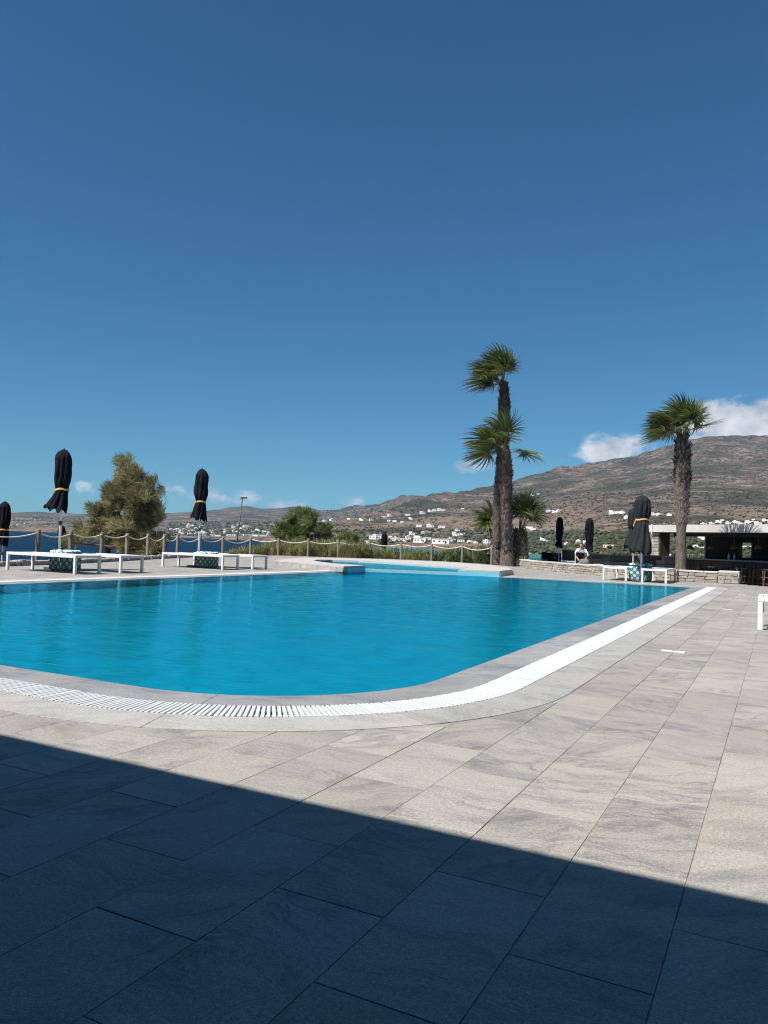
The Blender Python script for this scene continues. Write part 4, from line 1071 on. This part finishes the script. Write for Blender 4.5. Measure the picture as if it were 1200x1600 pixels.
pb = palm('shorter stout palm tree standing against the tallest palm', [(792,890),(793,860),(791,800),(790,740),(788,705)], 36.6, [(0,13),(.12,11.5),(.25,8),(.6,8),(.85,9),(1,5)], [q for q in crown_dirs(19, -.75, .75, .0)]+[(1.25,.25,.1),(1.2,.3,.2),(.1,1.3,.2)], 3, windv, .12, .85, 1.25, base_z=-.35)
pc = palm('palm tree behind the low stone wall in front of the bar', [(1063,893),(1064,850),(1065,800),(1066,740),(1066,700),(1067,680)], 25.4, [(0,8.8),(.1,7.6),(.32,7.0),(.42,8.8),(.6,10),(.85,9.8),(.97,6),(1,3.5)], crown_dirs(19, -.45, 1.1, .35, .3)+[(.75,.5,.1),(-.9,.15,.2)], 6, windv, .36, .68, .92, base_z=TZ)
pd = palm('young palm with drooping fronds right of the twin palms', [(812,888),(812,865),(812,832)], 37.2, [(0,14),(.5,13),(1,8)], [(.05,2,.1),(.0,2,.3),(.1,2,0),(.15,1.6,.2),(.3,1.4,.1),(.35,1.2,.3),(.1,1.3,.4),(.4,1.0,-.3),(.0,1.7,-.2),(.15,1.5,-.4),(.4,1.2,.3),(.45,.8,.3),(.1,1.8,.3),(.5,.9,.0),(.35,.6,.5)], 7, windv*.02, .05, 1.15, 1.25, base_z=-.35)
pe = palm('low palm fronds showing left of the twin palms', [(778,890),(776,840),(775,815)], 39.5, [(0,9),(1,8)], [(-.8,.5,.2),(-.6,.2,.1),(-.9,.0,-.2),(-.5,.8,.1),(-.7,-.2,.2),(-.3,1,.0),(-.9,.3,.4),(-.4,-.4,.2),(-.6,.6,-.2),(-.2,.6,.4),(-.5,-.1,.5)], 8, windv*.15, .05, .5, 1.0, base_z=-.4)

# ------------------------------------------------------------------ the pool bar
e_ = Vector((.80,-.60,0)); n_ = Vector((-.60,-.80,0))       # along the front (to the right) and out of the front
F0 = dp(1015, 831.5, 31.0); BF = -.40                       # left end of the fascia's lower edge; bar floor level
bar = thing('pool_bar', 'open-fronted pool bar with pale concrete roof, stone pillar and dark interior', 'bar', (F0.x, F0.y, BF))
bar.rotation_euler = (0,0,math.atan2(e_.y, e_.x))           # local x along the front, local y into the building
SO = F0.z-BF; FT = SO+.285; BL = 13.0
def bx(nm, x0, x1, y0, y1, z0, z1, mat, par=None, bev=.006):
    b = MB(); b.bbox(x0,x1,y0,y1,z0,z1,bev); return b.build(nm, M[mat], par or bar)
def s_at(xp, off=0.0):                                      # place along the front where the line of sight of column xp crosses the plane `off` behind the fascia
    r = ray(xp, 860); o = Vector((0,0,CAM_H))-(F0-n_*off); t = -o.dot(n_)/r.dot(n_); p = Vector((0,0,CAM_H))+r*t; return (p-F0).dot(e_)
def z_at(xp, yp, off=0.0):
    r = ray(xp, yp); o = Vector((0,0,CAM_H))-(F0-n_*off); t = -o.dot(n_)/r.dot(n_); return CAM_H+r.z*t-BF
rf = bx('roof', -.02, BL, .02, 6.2, SO+.03, FT-.02, 'fascia'); bx('fascia', -.05, BL, -.06, .02, SO, FT, 'fascia', rf)
bx('downpipe', .18, .22, -.10, -.062, SO-.1, FT+.03, 'white_paint', rf)
bx('floor', -.6, BL, -1.6, 6.2, -.25, 0, 'counter')
pil = empty('pillar'); pil.parent = bar; pw = s_at(1027, .1)-s_at(1015.5, .1)
bx('pillar_core', .06, pw-.03, .18, .72, 0, SO-.001, 'mortar', pil)
z = 0.0
while z < SO-.03:
    h = min(random.uniform(.08,.16), SO-z); x = 0.02
    while x < pw-.02:
        l = min(random.uniform(.12,.26), pw-x)
        if pw-x-l < .07: l = pw-x
        b = MB(); b.bbox(-l/2+.006, l/2-.006, -.06, .06, -h/2+.005, h/2-.005, .012)
        for i_, v in enumerate(b.v): b.v[i_] = (v[0]+random.uniform(-.008,.008), v[1]+random.uniform(-.015,.008), v[2]+random.uniform(-.006,.006))
        o = b.build('stone', M['stone'], pil); o.location = (x+l/2, .15, z+h/2); x += l
    z += h
bx('side_panel', pw+.02, pw+.08, .1, .62, 0, SO-.001, 'dark_wood')
co = 1.25                                                   # the counter stands back under the roof
cz = z_at(1120, 873.5, co); c0 = s_at(1046, co)
ct = bx('counter', c0, BL, co, co+.55, cz-.06, cz, 'counter')
bx('counter_front', c0+.05, BL, co+.06, co+.45, .001, cz-.061, 'dark_wood')
for k in range(22):
    x = c0+.1+k*.5
    if x < BL-.5: bx('front_panel', x, x+.46, co+.035, co+.058, .06, cz-.10, 'dark_wood', None, .004)
bo = 2.75; w0, w1 = s_at(1103, bo), s_at(1157, bo); w2 = s_at(1175.5, bo); wz0, wz1 = z_at(1166, 871.5, bo), z_at(1166, 848, bo)
bw = empty('back_wall'); bw.parent = bar
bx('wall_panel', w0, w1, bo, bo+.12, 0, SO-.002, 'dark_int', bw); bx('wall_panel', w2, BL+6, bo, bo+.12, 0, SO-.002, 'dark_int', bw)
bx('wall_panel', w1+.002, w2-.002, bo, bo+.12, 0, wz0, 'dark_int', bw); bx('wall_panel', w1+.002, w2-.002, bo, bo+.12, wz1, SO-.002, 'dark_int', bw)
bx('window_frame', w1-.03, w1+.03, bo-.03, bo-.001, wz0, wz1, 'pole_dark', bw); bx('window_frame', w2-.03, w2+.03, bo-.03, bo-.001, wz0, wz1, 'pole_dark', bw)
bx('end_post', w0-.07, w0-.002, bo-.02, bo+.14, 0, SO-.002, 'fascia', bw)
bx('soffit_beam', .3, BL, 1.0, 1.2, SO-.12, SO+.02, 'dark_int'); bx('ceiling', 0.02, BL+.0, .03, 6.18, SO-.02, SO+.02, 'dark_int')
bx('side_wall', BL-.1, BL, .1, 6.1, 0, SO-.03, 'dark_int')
bx('bottle_shelf', w2+.3, BL-.4, bo-.25, bo-.01, 1.15, 1.19, 'dark_wood', bw); bx('bottle_shelf', w0+.2, w1-.2, bo-.25, bo-.01, 1.15, 1.19, 'dark_wood', bw)
Mb = Matrix.Translation((F0.x, F0.y, BF)) @ Matrix.Rotation(math.atan2(e_.y, e_.x), 4, 'Z')
def bar_pt(x, y, z): return (Mb @ Vector((x, y, z)))
for i, xp in enumerate((1078, 1111.5, 1147, 1185, 1222)):
    s = s_at(xp, 1.5); zz = z_at(xp, 858, 1.5); p = bar_pt(s, 1.5, zz)
    t = thing('pendant_lamp', ['brown rattan pendant lamp hanging just right of the palm trunk','brown rattan pendant lamp at the left of the dark bar','brown rattan pendant lamp left of the bar back window','brown rattan pendant lamp right of the bar back window','brown rattan pendant lamp at the far right of the bar'][i], 'lamp', p, 0, 'rattan pendant lamps')
    b = MB(); b.lathe([(.15,0),(.142,.04),(.105,.10),(.07,.145),(.025,.16)], 18); b.build('shade', M['rattan'], t, True)
    b = MB(); b.tube([(0,0,.20),(0,0,max(.3,SO-zz-.02))], .012, 5); b.build('cord', M['pole_dark'], t)
for i, xp in enumerate((1121, 1139, 1147.5)):
    p = bar_pt(s_at(xp, co+.2), co+.2, cz); t = thing('bottle', ['small dark bottle standing left on the bar counter','slim pale bottle in the middle of the bar counter','white bottle on the bar counter below the pendant lamp'][i], 'bottle', p, 0, 'bottles on the bar counter')
    b = MB(); b.lathe([(.036,0),(.038,.02),(.038,.15),(.015,.20),(.014,.25)], 12); b.build('body', M['dark_int' if i == 0 else 'white_plastic'], t, True)
    b = MB(); b.lathe([(.016,.25),(.016,.27)], 8); b.build('cap', M['pole_dark'], t)
b = MB(); b.bbox(-.16,.16,-.10,.10,0,.12,.03); o = b.build('white_box', M['white_plastic']); o.location = bar_pt(s_at(1050, co+.25), co+.25, cz); o.rotation_euler = bar.rotation_euler; tag(o, 'small white box on the counter left of the palm trunk', 'box')
def stool(p, label, rz):
    t = thing('bar_stool', label, 'bar stool', p, rz, 'wooden stools along the bar')
    for sx in (-1,1):
        for sy in (-1,1):
            b = MB(); b.tube([(sx*.20,sy*.19,0),(sx*.165,sy*.155,.74)], .022, 6); b.build('leg', M['stool_wood'], t)
    for z in (.28,.5):
        b = MB(); k = .20-.035*z/.74
        for s in (-1,1): b.tube([(-k,s*k*.95,z+.03*(s>0)),(k,s*k*.95,z+.03*(s>0))], .013, 5); b.tube([(s*k,-k*.95,z),(s*k,k*.95,z)], .013, 5)
        b.build('rung', M['stool_wood'], t)
    b = MB(); b.bbox(-.20,.20,-.19,.19,.74,.785,.012); b.build('seat', M['dark_wood'], t)
for i, xp in enumerate((1118, 1136, 1153, 1171, 1189, 1207)):
    q_ = bar_pt(s_at(xp, .45), .45, 0); stool((q_.x, q_.y, BF), ['wooden bar stool at the left end of the bar, behind the wall','second wooden bar stool from the left of the bar','third wooden bar stool, right of the wall end block','fourth wooden bar stool from the left of the bar','fifth wooden bar stool, brown legs in the sun','wooden bar stool farthest right at the bar'][i], bar.rotation_euler[2]+random.uniform(-.2,.2))

# ------------------------------------------------------------------ dark lounge furniture
def sofa(p, rz, label, w=1.6, d=.8, h=.50, mat='black_fab', arms=True):
    t = thing('sofa', label, 'sofa', p, rz, 'dark outdoor sofas')
    b = MB(); b.bbox(-w/2,w/2,-d/2,d/2,.05,.27,.02); b.build('base', M['charcoal'], t)
    b = MB(); b.bbox(-w/2,w/2,d/2-.16,d/2-.001,.271,h,.03); b.build('backrest', M[mat], t)
    if arms:
        for s in (-1,1): b = MB(); b.bbox(s*w/2-(.14 if s > 0 else 0), s*w/2+(.14 if s < 0 else 0), -d/2, d/2-.165, .271, .42, .02); b.build('armrest', M[mat], t)
    k = 2 if w > 1.2 else 1; ww = (w-.3)/k
    for i in range(k):
        o = bm_obj('cushion', cushion_box(ww-.02, d-.22, .14, 5, e=6), M[mat], t); o.location = (-(w-.3)/2+ww*(i+.5), -.1, .271)
    for sx in (-1,1):
        for sy in (-1,1): b = MB(); b.tube([(sx*(w/2-.08), sy*(d/2-.08), 0),(sx*(w/2-.08), sy*(d/2-.08), .06)], .02, 6); b.build('leg', M['pole_dark'], t)
def on_terr(xp, d): p = dp(xp, 870, d); return (p.x, p.y, TZ)
VR = math.atan2(c_f.y, c_f.x)-math.pi/2
sofa(on_terr(866, 39.5), VR+math.pi-.2, 'black outdoor sofa on the terrace under the left terrace umbrella', 1.3)
sofa(on_terr(893, 41), VR+math.pi-.1, 'black outdoor sofa with pale frame left of the crouching person', 1.2)
sofa(on_terr(936, 39), VR+math.pi, 'dark outdoor sofa right of the crouching person', 1.1)
sofa(on_terr(970, 31.5), VR+math.pi, 'dark outdoor sofa behind the wall, left of the charcoal umbrella', 1.2, h=.55)
sofa(on_terr(1018, 28.2), VR+math.pi+.2, 'dark outdoor sofa behind the wall, right of the charcoal umbrella', 1.1, h=.6)
sofa(on_terr(1046, 27.8), VR+math.pi+.2, 'dark grey outdoor sofa just left of the bar palm', .95, h=.6, mat='charcoal')
q_ = bar_pt(s_at(1102, -1.2), -1.2, 0); sofa((q_.x, q_.y, BF+.12), bar.rotation_euler[2], 'long dark grey outdoor sofa between wall and bar counter', 1.25, h=.62, mat='charcoal')
q_ = bar_pt(s_at(1126, -1.1), -1.1, 0); sofa((q_.x, q_.y, BF+.12), bar.rotation_euler[2], 'small dark grey outdoor armchair between wall and bar stools', .65, h=.62, mat='charcoal')
t = thing('side_table', 'low pale side table between the dark seats by the bar', 'table', (0,0,0)); q_ = bar_pt(s_at(1120, -1.6), -1.6, 0); t.location = (q_.x, q_.y, BF+.12)
b = MB(); b.lathe([(.22,.43),(.225,.44),(.225,.455),(.22,.46)], 20); b.build('top', M['capstone'], t)
for k in range(3): b = MB(); a = k*2.094; b.tube([(.18*math.cos(a),.18*math.sin(a),0),(.10*math.cos(a),.10*math.sin(a),.43)], .014, 6); b.build('leg', M['pole_dark'], t)
b = MB(); b.bbox(-7.0,s_at(1146,-1.2),-2.4,-.55,-.1,.12,.01); o = b.build('lower_terrace', M['capstone']); o.location = (F0.x, F0.y, BF); o.rotation_euler = bar.rotation_euler; tag(o, kind='structure')
t = thing('armchair', 'pale framed armchair beside the left terrace umbrella', 'armchair', on_terr(886, 37.6), VR+math.pi)
b = MB()
for s in (-1,1):
    b.tube([(s*.33,-.3,0),(s*.33,-.3,.5),(s*.33,.3,.5),(s*.33,.3,0)], .02, 6)
b.tube([(-.33,.3,.12),(.33,.3,.12)], .018, 6); b.tube([(-.33,-.3,.12),(.33,-.3,.12)], .018, 6); b.build('frame', M['alu'], t)
o = bm_obj('seat', cushion_box(.6,.58,.14,5,e=6), M['black_fab'], t); o.location.z = .2
o = bm_obj('backrest', cushion_box(.6,.14,.36,5,e=6), M['black_fab'], t); o.location = (0,.24,.3)

# ------------------------------------------------------------------ the crouching person
def person(loc, rz):
    t = thing('person', 'person in white shirt and dark overall crouching on the lounge terrace', 'person', loc, rz)
    J = [  # name, position (x right, -y towards the camera), radius, parent
     ('pelvis',(0,.16,.27),(.155,.12),None),('waist',(0,.08,.40),(.145,.105),0),('chest',(0,-.06,.58),(.17,.12),1),('upper',(0,-.15,.70),(.15,.10),2),('neck',(0,-.21,.78),(.055,.058),3),('head0',(0,-.25,.85),(.07,.085),4),('head1',(0,-.27,.93),(.078,.095),5),('head2',(0,-.265,1.00),(.06,.07),6),
     ('lsh',(-.19,-.13,.68),(.075,.075),3),('lel',(-.30,-.24,.45),(.05,.05),8),('lwr',(-.17,-.42,.27),(.033,.03),9),('lpalm',(-.13,-.48,.22),(.042,.022),10),
     ('rsh',(.19,-.13,.68),(.075,.075),3),('rel',(.31,-.20,.44),(.05,.05),12),('rwr',(.20,-.42,.25),(.033,.03),13),('rpalm',(.15,-.48,.20),(.042,.022),14),
     ('lhip',(-.11,.12,.25),(.10,.10),0),('lkn',(-.23,-.26,.44),(.068,.07),16),('lan',(-.18,-.04,.09),(.042,.045),17),('lft',(-.20,-.14,.04),(.045,.035),18),('ltoe',(-.21,-.24,.03),(.04,.025),19),
     ('rhip',(.11,.12,.25),(.10,.10),0),('rkn',(.24,-.22,.43),(.068,.07),21),('ran',(.18,-.02,.09),(.042,.045),22),('rft',(.20,-.12,.04),(.045,.035),23),('rtoe',(.21,-.22,.03),(.04,.025),24)]
    for s, w, base in ((-1,11,0),(1,15,0)):
        pm = Vector(J[w][1])
        for k in range(4):
            a = len(J); off = Vector((s*(-.03+.02*k), -.03, -.005)); l = (.030,.035,.037,.032)[k]
            J.append(('f',tuple(pm+off),(.010,.010),w)); J.append(('f',tuple(pm+off+Vector((0,-l,-.012))),(.009,.009),a)); J.append(('f',tuple(pm+off+Vector((0,-l*1.5,-.045))),(.008,.008),a+1))
        a = len(J); J.append(('f',tuple(pm+Vector((-s*.045,-.005,-.01))),(.011,.011),w)); J.append(('f',tuple(pm+Vector((-s*.06,-.035,-.035))),(.009,.009),a))
    me = bpy.data.meshes.new('body'); me.from_pydata([j[1] for j in J], [(i, j[3]) for i, j in enumerate(J) if j[3] is not None], [])
    o = bpy.data.objects.new('body', me); COL.objects.link(o); o.parent = t
    sk = o.modifiers.new('skin', 'SKIN'); sk.use_smooth_shade = True
    for i, j in enumerate(J): me.skin_vertices[0].data[i].radius = j[2]
    me.skin_vertices[0].data[0].use_root = True
    sb = o.modifiers.new('sub', 'SUBSURF'); sb.levels = 2; sb.render_levels = 2
    dg = bpy.context.evaluated_depsgraph_get(); m2 = bpy.data.meshes.new_from_object(o.evaluated_get(dg)); o.modifiers.clear(); o.data = m2
    skin = simple('skin', (.42,.24,.17), .55, .06); shirt = simple('white_shirt', (.72,.74,.80), .85, .06, 20); dark = simple('dark_overall', (.022,.027,.042), .85, .2, 12)
    m2.materials.clear()
    for mm in (skin, shirt, dark): m2.materials.append(mm)
    Jp = [Vector(j[1]) for j in J]
    for p in m2.polygons:
        c = p.center; i = min(range(len(Jp)), key=lambda k: (Jp[k]-c).length); nm = J[i][0]
        mi = 0
        if nm in ('pelvis','lhip','rhip','lkn','rkn','lan','ran','lft','rft','ltoe','rtoe'): mi = 2
        elif nm in ('waist',): mi = 2
        elif nm in ('chest','upper'): mi = 2 if (c.y < -.10 and .09 < abs(c.x) < .125) or (c.z < .56 and c.y < 0) else 1
        elif nm in ('lsh','rsh','lel','rel'): mi = 1
        if nm == 'upper' and abs(c.x) < .06 and c.y < -.19 and c.z > .68: mi = 0
        p.material_index = mi; p.use_smooth = True
    hairm = simple('brown_hair', (.09,.05,.03), .7, .2, 30, .5, 90)
    bm = bmesh.new(); bmesh.ops.create_uvsphere(bm, u_segments=18, v_segments=12, radius=1)
    for v in list(bm.verts):
        c = v.co
        if c.z < .05 and c.y < .2: v.co = c*.6
        else: v.co = c*(1+.05*noise.noise(c*5))
    for v in bm.verts: v.co = (v.co.x*.088, v.co.y*.105-.255, v.co.z*.075+.975)
    bm_obj('hair', bm, hairm, t)
    for s in (-1,1):
        bm = bmesh.new(); bmesh.ops.create_icosphere(bm, subdivisions=1, radius=.011); o2 = bm_obj('eye', bm, M['pole_dark'], t); o2.location = (s*.030,-.352,.935)
        bm = bmesh.new(); bmesh.ops.create_icosphere(bm, subdivisions=2, radius=.022)
        for v in bm.verts: v.co.x *= .4; v.co.z *= 1.4
        o2 = bm_obj('ear', bm, skin, t); o2.location = (s*.082,-.265,.925)
    b = MB(); b.add([(-.014,-.352,.905),(.014,-.352,.905),(0,-.378,.905),(0,-.352,.945)], [(0,1,2),(0,2,3),(1,3,2),(0,3,1)]); b.build('nose', skin, t)
    b = MB(); b.bbox(-.024,.024,-.352,-.338,.878,.886,.002); b.build('mouth', simple('lips', (.30,.12,.10), .5), t)
    return t
pp = dp(908, 875, 37.6); person((pp.x, pp.y, TZ), math.atan2(pp.y, pp.x)-math.pi/2)
o = bm_obj('bag', cushion_box(.46,.34,.26,6,e=3.2), simple('grey_green_cloth', (.15,.16,.14), .9, .25, 12, .5, 40), None); pq = dp(913, 878, 37.0); o.location = (pq.x, pq.y, TZ); tag(o, 'soft grey-green bag on the terrace in front of the crouching person', 'bag')

# ------------------------------------------------------------------ lamp posts
def lamp_post(xp, yt, d, label, lean=0.0, dark=True):
    p = dp(xp, yt, d); gz = head_z(p.x, p.y) if not inside((p.x, p.y), TERR) else TZ
    h = p.z-gz; L = c_r*(-lean*h); t = thing('lamp_post', label, 'lamp post', (p.x+L.x, p.y+L.y, gz), 0, 'thin lamp posts')
    b = MB(); b.tube([(0,0,-.3), (-L.x*.5,-L.y*.5,h*.5), (-L.x,-L.y,h)], [.055,.05,.04], 8); b.build('pole', M['pole_dark'], t, True)
    b = MB(); a = c_r*.32; b.tube([(-L.x-a.x*.4,-L.y-a.y*.4,h), (-L.x+a.x,-L.y+a.y,h+.02)], .06, 6); b.build('lamp_head', M['pole_dark'], t)
lamp_post(379, 778, 52, 'thin leaning lamp post beyond the fence, left of the green tamarisk', .085)
lamp_post(646, 806, 90, 'thin lamp post by the bay in front of the white hotel', .03)
lamp_post(987, 786, 44, 'thin lamp post on the terrace left of the charcoal umbrella', .01)

# ------------------------------------------------------------------ white houses on the far shore and slopes
def house_mesh(kind, seed):
    rs = random.Random(seed); e = empty('proto'); parts = []
    b = MB()
    if kind == 0: b.box(-.5,.5,-.35,.35,-.6,.42)
    elif kind == 1: b.box(-.5,.1,-.35,.35,-.6,.42); b.box(.101,.5,-.25,.35,-.6,.28); b.box(-.3,.0,-.1,.3,.421,.62)
    else: b.box(-.5,.5,-.3,.3,-.6,.36); b.box(-.5,.0,-.25,.3,.361,.72)
    parts.append(('wall', b, 'plaster'))
    b = MB()
    for x0,x1,y0,y1,z in (((-.52,.52,-.37,.37,.42),) if kind == 0 else ((-.52,.102,-.37,.37,.42),) if kind == 1 else ((-.52,.52,-.32,.32,.36),)): b.box(x0,x1,y0,y1,z+.0005,z+.03)
    parts.append(('parapet', b, 'plaster'))
    for k in range(3):
        b = MB(); x = -.36+k*.28+rs.uniform(-.03,.03); yf = -.35 if kind != 2 else -.3
        if kind == 1 and x > .1: yf = -.25
        b.box(x-.05,x+.05,yf-.006,yf+.01,.02,.20); parts.append(('window', b, 'pane'))
    b = MB(); x = .3; yf = {0:-.35,1:-.25,2:-.3}[kind]; b.box(x-.05,x+.05,yf-.006,yf+.01,-.2,.16); parts.append(('door', b, 'dark_wood'))
    out = [(nm, bb.build(nm, M[mm]).data) for nm, bb, mm in parts]
    return out
HM = [house_mesh(k % 3, 40+k) for k in range(6)]
for o in [o for o in bpy.data.objects if o.name.split('.')[0] in ('wall','parapet','window','door') and o.parent is None]: bpy.data.objects.remove(o)
for o in [o for o in bpy.data.objects if o.name.split('.')[0] == 'proto']: bpy.data.objects.remove(o)
rs = random.Random(99)
def house(xp, yp, wpx, label, group, hr=.62, parts=True, mat=None, kind=None):
    P, d = march(xp, yp)
    if P is None: return None
    k = d*.9/FPX; w = max(5.0, wpx*k); h = w*hr
    t = thing('house', label, 'house', P+Vector((0,0,h*.25)), 0, group); t.rotation_euler[2] = math.atan2(P.y, P.x)-math.pi/2+rs.uniform(-.5,.5)
    hm = HM[kind if kind is not None else rs.randrange(6)]
    for nm, me in hm:
        if not parts and nm in ('window','door','parapet') and rs.random() < .6: continue
        if mat and nm in ('wall','parapet'): me = me.copy(); me.materials[0] = M[mat]
        o = bpy.data.objects.new(nm, me); COL.objects.link(o); o.parent = t; o.scale = (w, w, h)
    return t
G1 = 'white houses of the bay town'; G2 = 'white houses on the lower slopes'; G3 = 'white houses above the bar roof'; G4 = 'houses of the valley'
house(689, 850, 30, 'largest white hotel with rows of windows by the bay', G1, .42, kind=0)
house(657, 848, 22, 'white two-storey house left of the hotel by the bay', G1, .55, kind=2)
house(588, 843, 22, 'grey-white house with porch at the left end of the bay', G1, .45, kind=1)
for i, (x, y, w) in enumerate(sorted(((630,846,16),(640,843,14),(612,843,12),(620,845,16),(668,844,14),(705,846,14),(720,847,12),(762,849,16),(735,848,10),(600,838,10),(645,836,12),(663,835,9),(712,837,12),(722,836,10),(744,849,8),(575,848,10)))):
    house(x, y, w, ORD[i]+' from the left of the small white houses by the bay', G1, .5)
for i, (x, y, w) in enumerate(sorted(((672,800,8),(680,799,9),(688,799,9),(694,798,6),(610,807,9),(600,809,8),(637,806,8),(660,804,9),(580,814,7),(565,815,8),(608,815,7),(617,816,7),(655,824,10),(672,824,12),(690,826,12),(723,796,5),(520,815,10),(507,816,8),(545,812,6),(715,830,8),(642,812,7),(628,817,6)))):
    house(x, y, w, ORD[i]+' from the left of the tiny white hillside houses left of the palms', G2, .5, False)
for i, (x, y, w) in enumerate(sorted(((857,800,9),(866,801,7),(873,800,8),(832,775,5),(841,774,5),(957,804,11),(966,803,8),(973,803,9),(981,811,11),(1022,806,8),(1030,806,8),(1046,806,8),(824,826,9),(832,828,10),(842,842,8),(850,847,12),(858,848,8),(887,852,10),(905,848,6),(917,851,6)))):
    house(x, y, w, ORD[i]+' from the left of the small white houses among the fields right of the palms', G2, .55, False)
house(952, 857, 18, 'square cream house with small dark windows in the valley', G4, .5, True, 'cream', 0)
for i, (x, y, w) in enumerate(sorted(((1100,821,10),(1112,820,8),(1124,818,10),(1138,819,9),(1150,818,11),(1160,821,9),(1170,818,12),(1184,820,10),(1196,815,9),(1205,818,9),(1129,815,6),(1178,813,5)))):
    house(x, y, w, ORD[i]+' from the left of the white houses just above the bar roof', G3, .5, False)
house(1090, 860, 16, 'white house with dark windows seen through the open bar bay', G4, .5, True, None, 1)
house(1097, 845, 7, 'small white house high in the open bar bay', G4, .7, False, None, 0); house(1166, 858, 9, 'white house seen through the bar back window', G4, .4, False)
for i, (x, y, w) in enumerate(sorted(((22,816,4),(27,817,4),(33,816,3),(40,819,4),(47,818,4),(56,814,4),(28,820,3)))):
    house(x, y, w, ORD[i]+' from the left of the tiny white houses on the far shore at left', 'far shore houses', .5, False)
for k in range(70):
    x = rs.uniform(262, 432); y = float(np.interp(x, [262,300,432], [835,836,838]))-abs(rs.gauss(0, 8))
    house(x, y, rs.uniform(3.5,8), 'tiny white house in the far town below the left hills', 'far town houses', .5, False)
for i, (x, w) in enumerate(((335,9),(340,11),(362,16),(372,14),(386,16),(398,14),(409,16))):
    house(x, 838, w, ORD[i]+' from the left of the long low white waterfront buildings of the far town', 'far town waterfront', .32, False, None, 0)

# scrub and trees of the far shore, uncountable at this distance
sv, sf, sr = [], [], []
ico = bmesh.new(); bmesh.ops.create_icosphere(ico, subdivisions=1, radius=1); ico.verts.index_update(); IV = [v.co.copy() for v in ico.verts]; IF = [tuple(v.index for v in f.verts) for f in ico.faces]; ico.free()
def bush(P, r, zf=.8):
    B = len(sv); c0 = rs.random()
    for v in IV:
        k = 1+rs.uniform(-.35,.35); sv.append((P.x+v.x*r*k, P.y+v.y*r*k, P.z+max(-.2, v.z)*r*zf*k+r*.2))
    sf.extend([tuple(i+B for i in f) for f in IF]); sr.extend([min(1, max(0, c0+rs.gauss(0,.12))) for f in IF])
def strew(n, x0, x1, y0, y1, s0, s1):
    for _ in range(n):
        P, d = march(rs.uniform(x0, x1), rs.uniform(y0, y1))
        if P is not None: bush(P, rs.uniform(s0, s1)*d/FPX*.5)
strew(900, 260, 440, 816, 838, 2, 5.5); strew(420, 500, 780, 828, 850, 3, 8); strew(700, 480, 780, 790, 830, 1.5, 4.5); strew(900, 820, 1000, 832, 868, 4, 11); strew(1500, 820, 1200, 770, 835, 1.2, 4.2)
strew(300, 1030, 1110, 830, 866, 4, 12); strew(200, 1150, 1180, 845, 875, 3, 9); strew(250, 1000, 1200, 815, 832, 2, 6); strew(200, 20, 130, 808, 824, 1.5, 3); strew(2600, 650, 1200, 700, 800, .7, 2.4); strew(900, 420, 700, 780, 815, .7, 2.0)
scrub = mk('scrub', sv, sf, M['scrub']); tag(scrub, 'dark scrub and trees of the far shore', 'scrub', kind='stuff'); at = scrub.data.attributes.new('rnd', 'FLOAT', 'FACE'); at.data.foreach_set('value', sr)


# small pale inspection plates let into the paving along the right side of the pool
for i, (x, y, w) in enumerate(((1052, 1018.2, .20), (1136.5, 952.2, .15), (1159.5, 929.6, .15))):
    p = gp(x, y); t = thing('floor_plate', ['pale floor plate in the paving nearest the camera, right of the grate', 'small pale floor plate in the paving, middle of three', 'small pale floor plate in the paving nearest the bar'][i], 'plate', (p.x, p.y, .0045), 0, 'floor plates in the paving')
    b = MB(); b.bbox(-w/2, w/2, -w/4, w/4, -.006, .002, .001); b.build('plate', M['capstone'], t)
    b = MB(); b.lathe([(.012, .0021), (.012, .0035), (.008, .004)], 8); b.build('screw', M['pole_dark'], t)

# ------------------------------------------------------------------ haze over the bay and hills
HAZE = 3.0e-5
if HAZE:
    hm = bpy.data.materials.new('haze_air'); hm.use_nodes = True; ht = hm.node_tree; ht.nodes.clear()
    vo = ht.nodes.new('ShaderNodeVolumePrincipled'); vo.inputs['Color'].default_value = (.40,.68,1,1); vo.inputs['Density'].default_value = HAZE; vo.inputs['Anisotropy'].default_value = .0
    ou = ht.nodes.new('ShaderNodeOutputMaterial'); ht.links.new(vo.outputs[0], ou.inputs['Volume'])
    b = MB(); b.box(-14200, 14200, -14200, 14200, -40, 900); hz = b.build('haze', hm); tag(hz, 'thin pale haze over bay and hills', 'haze', kind='stuff')
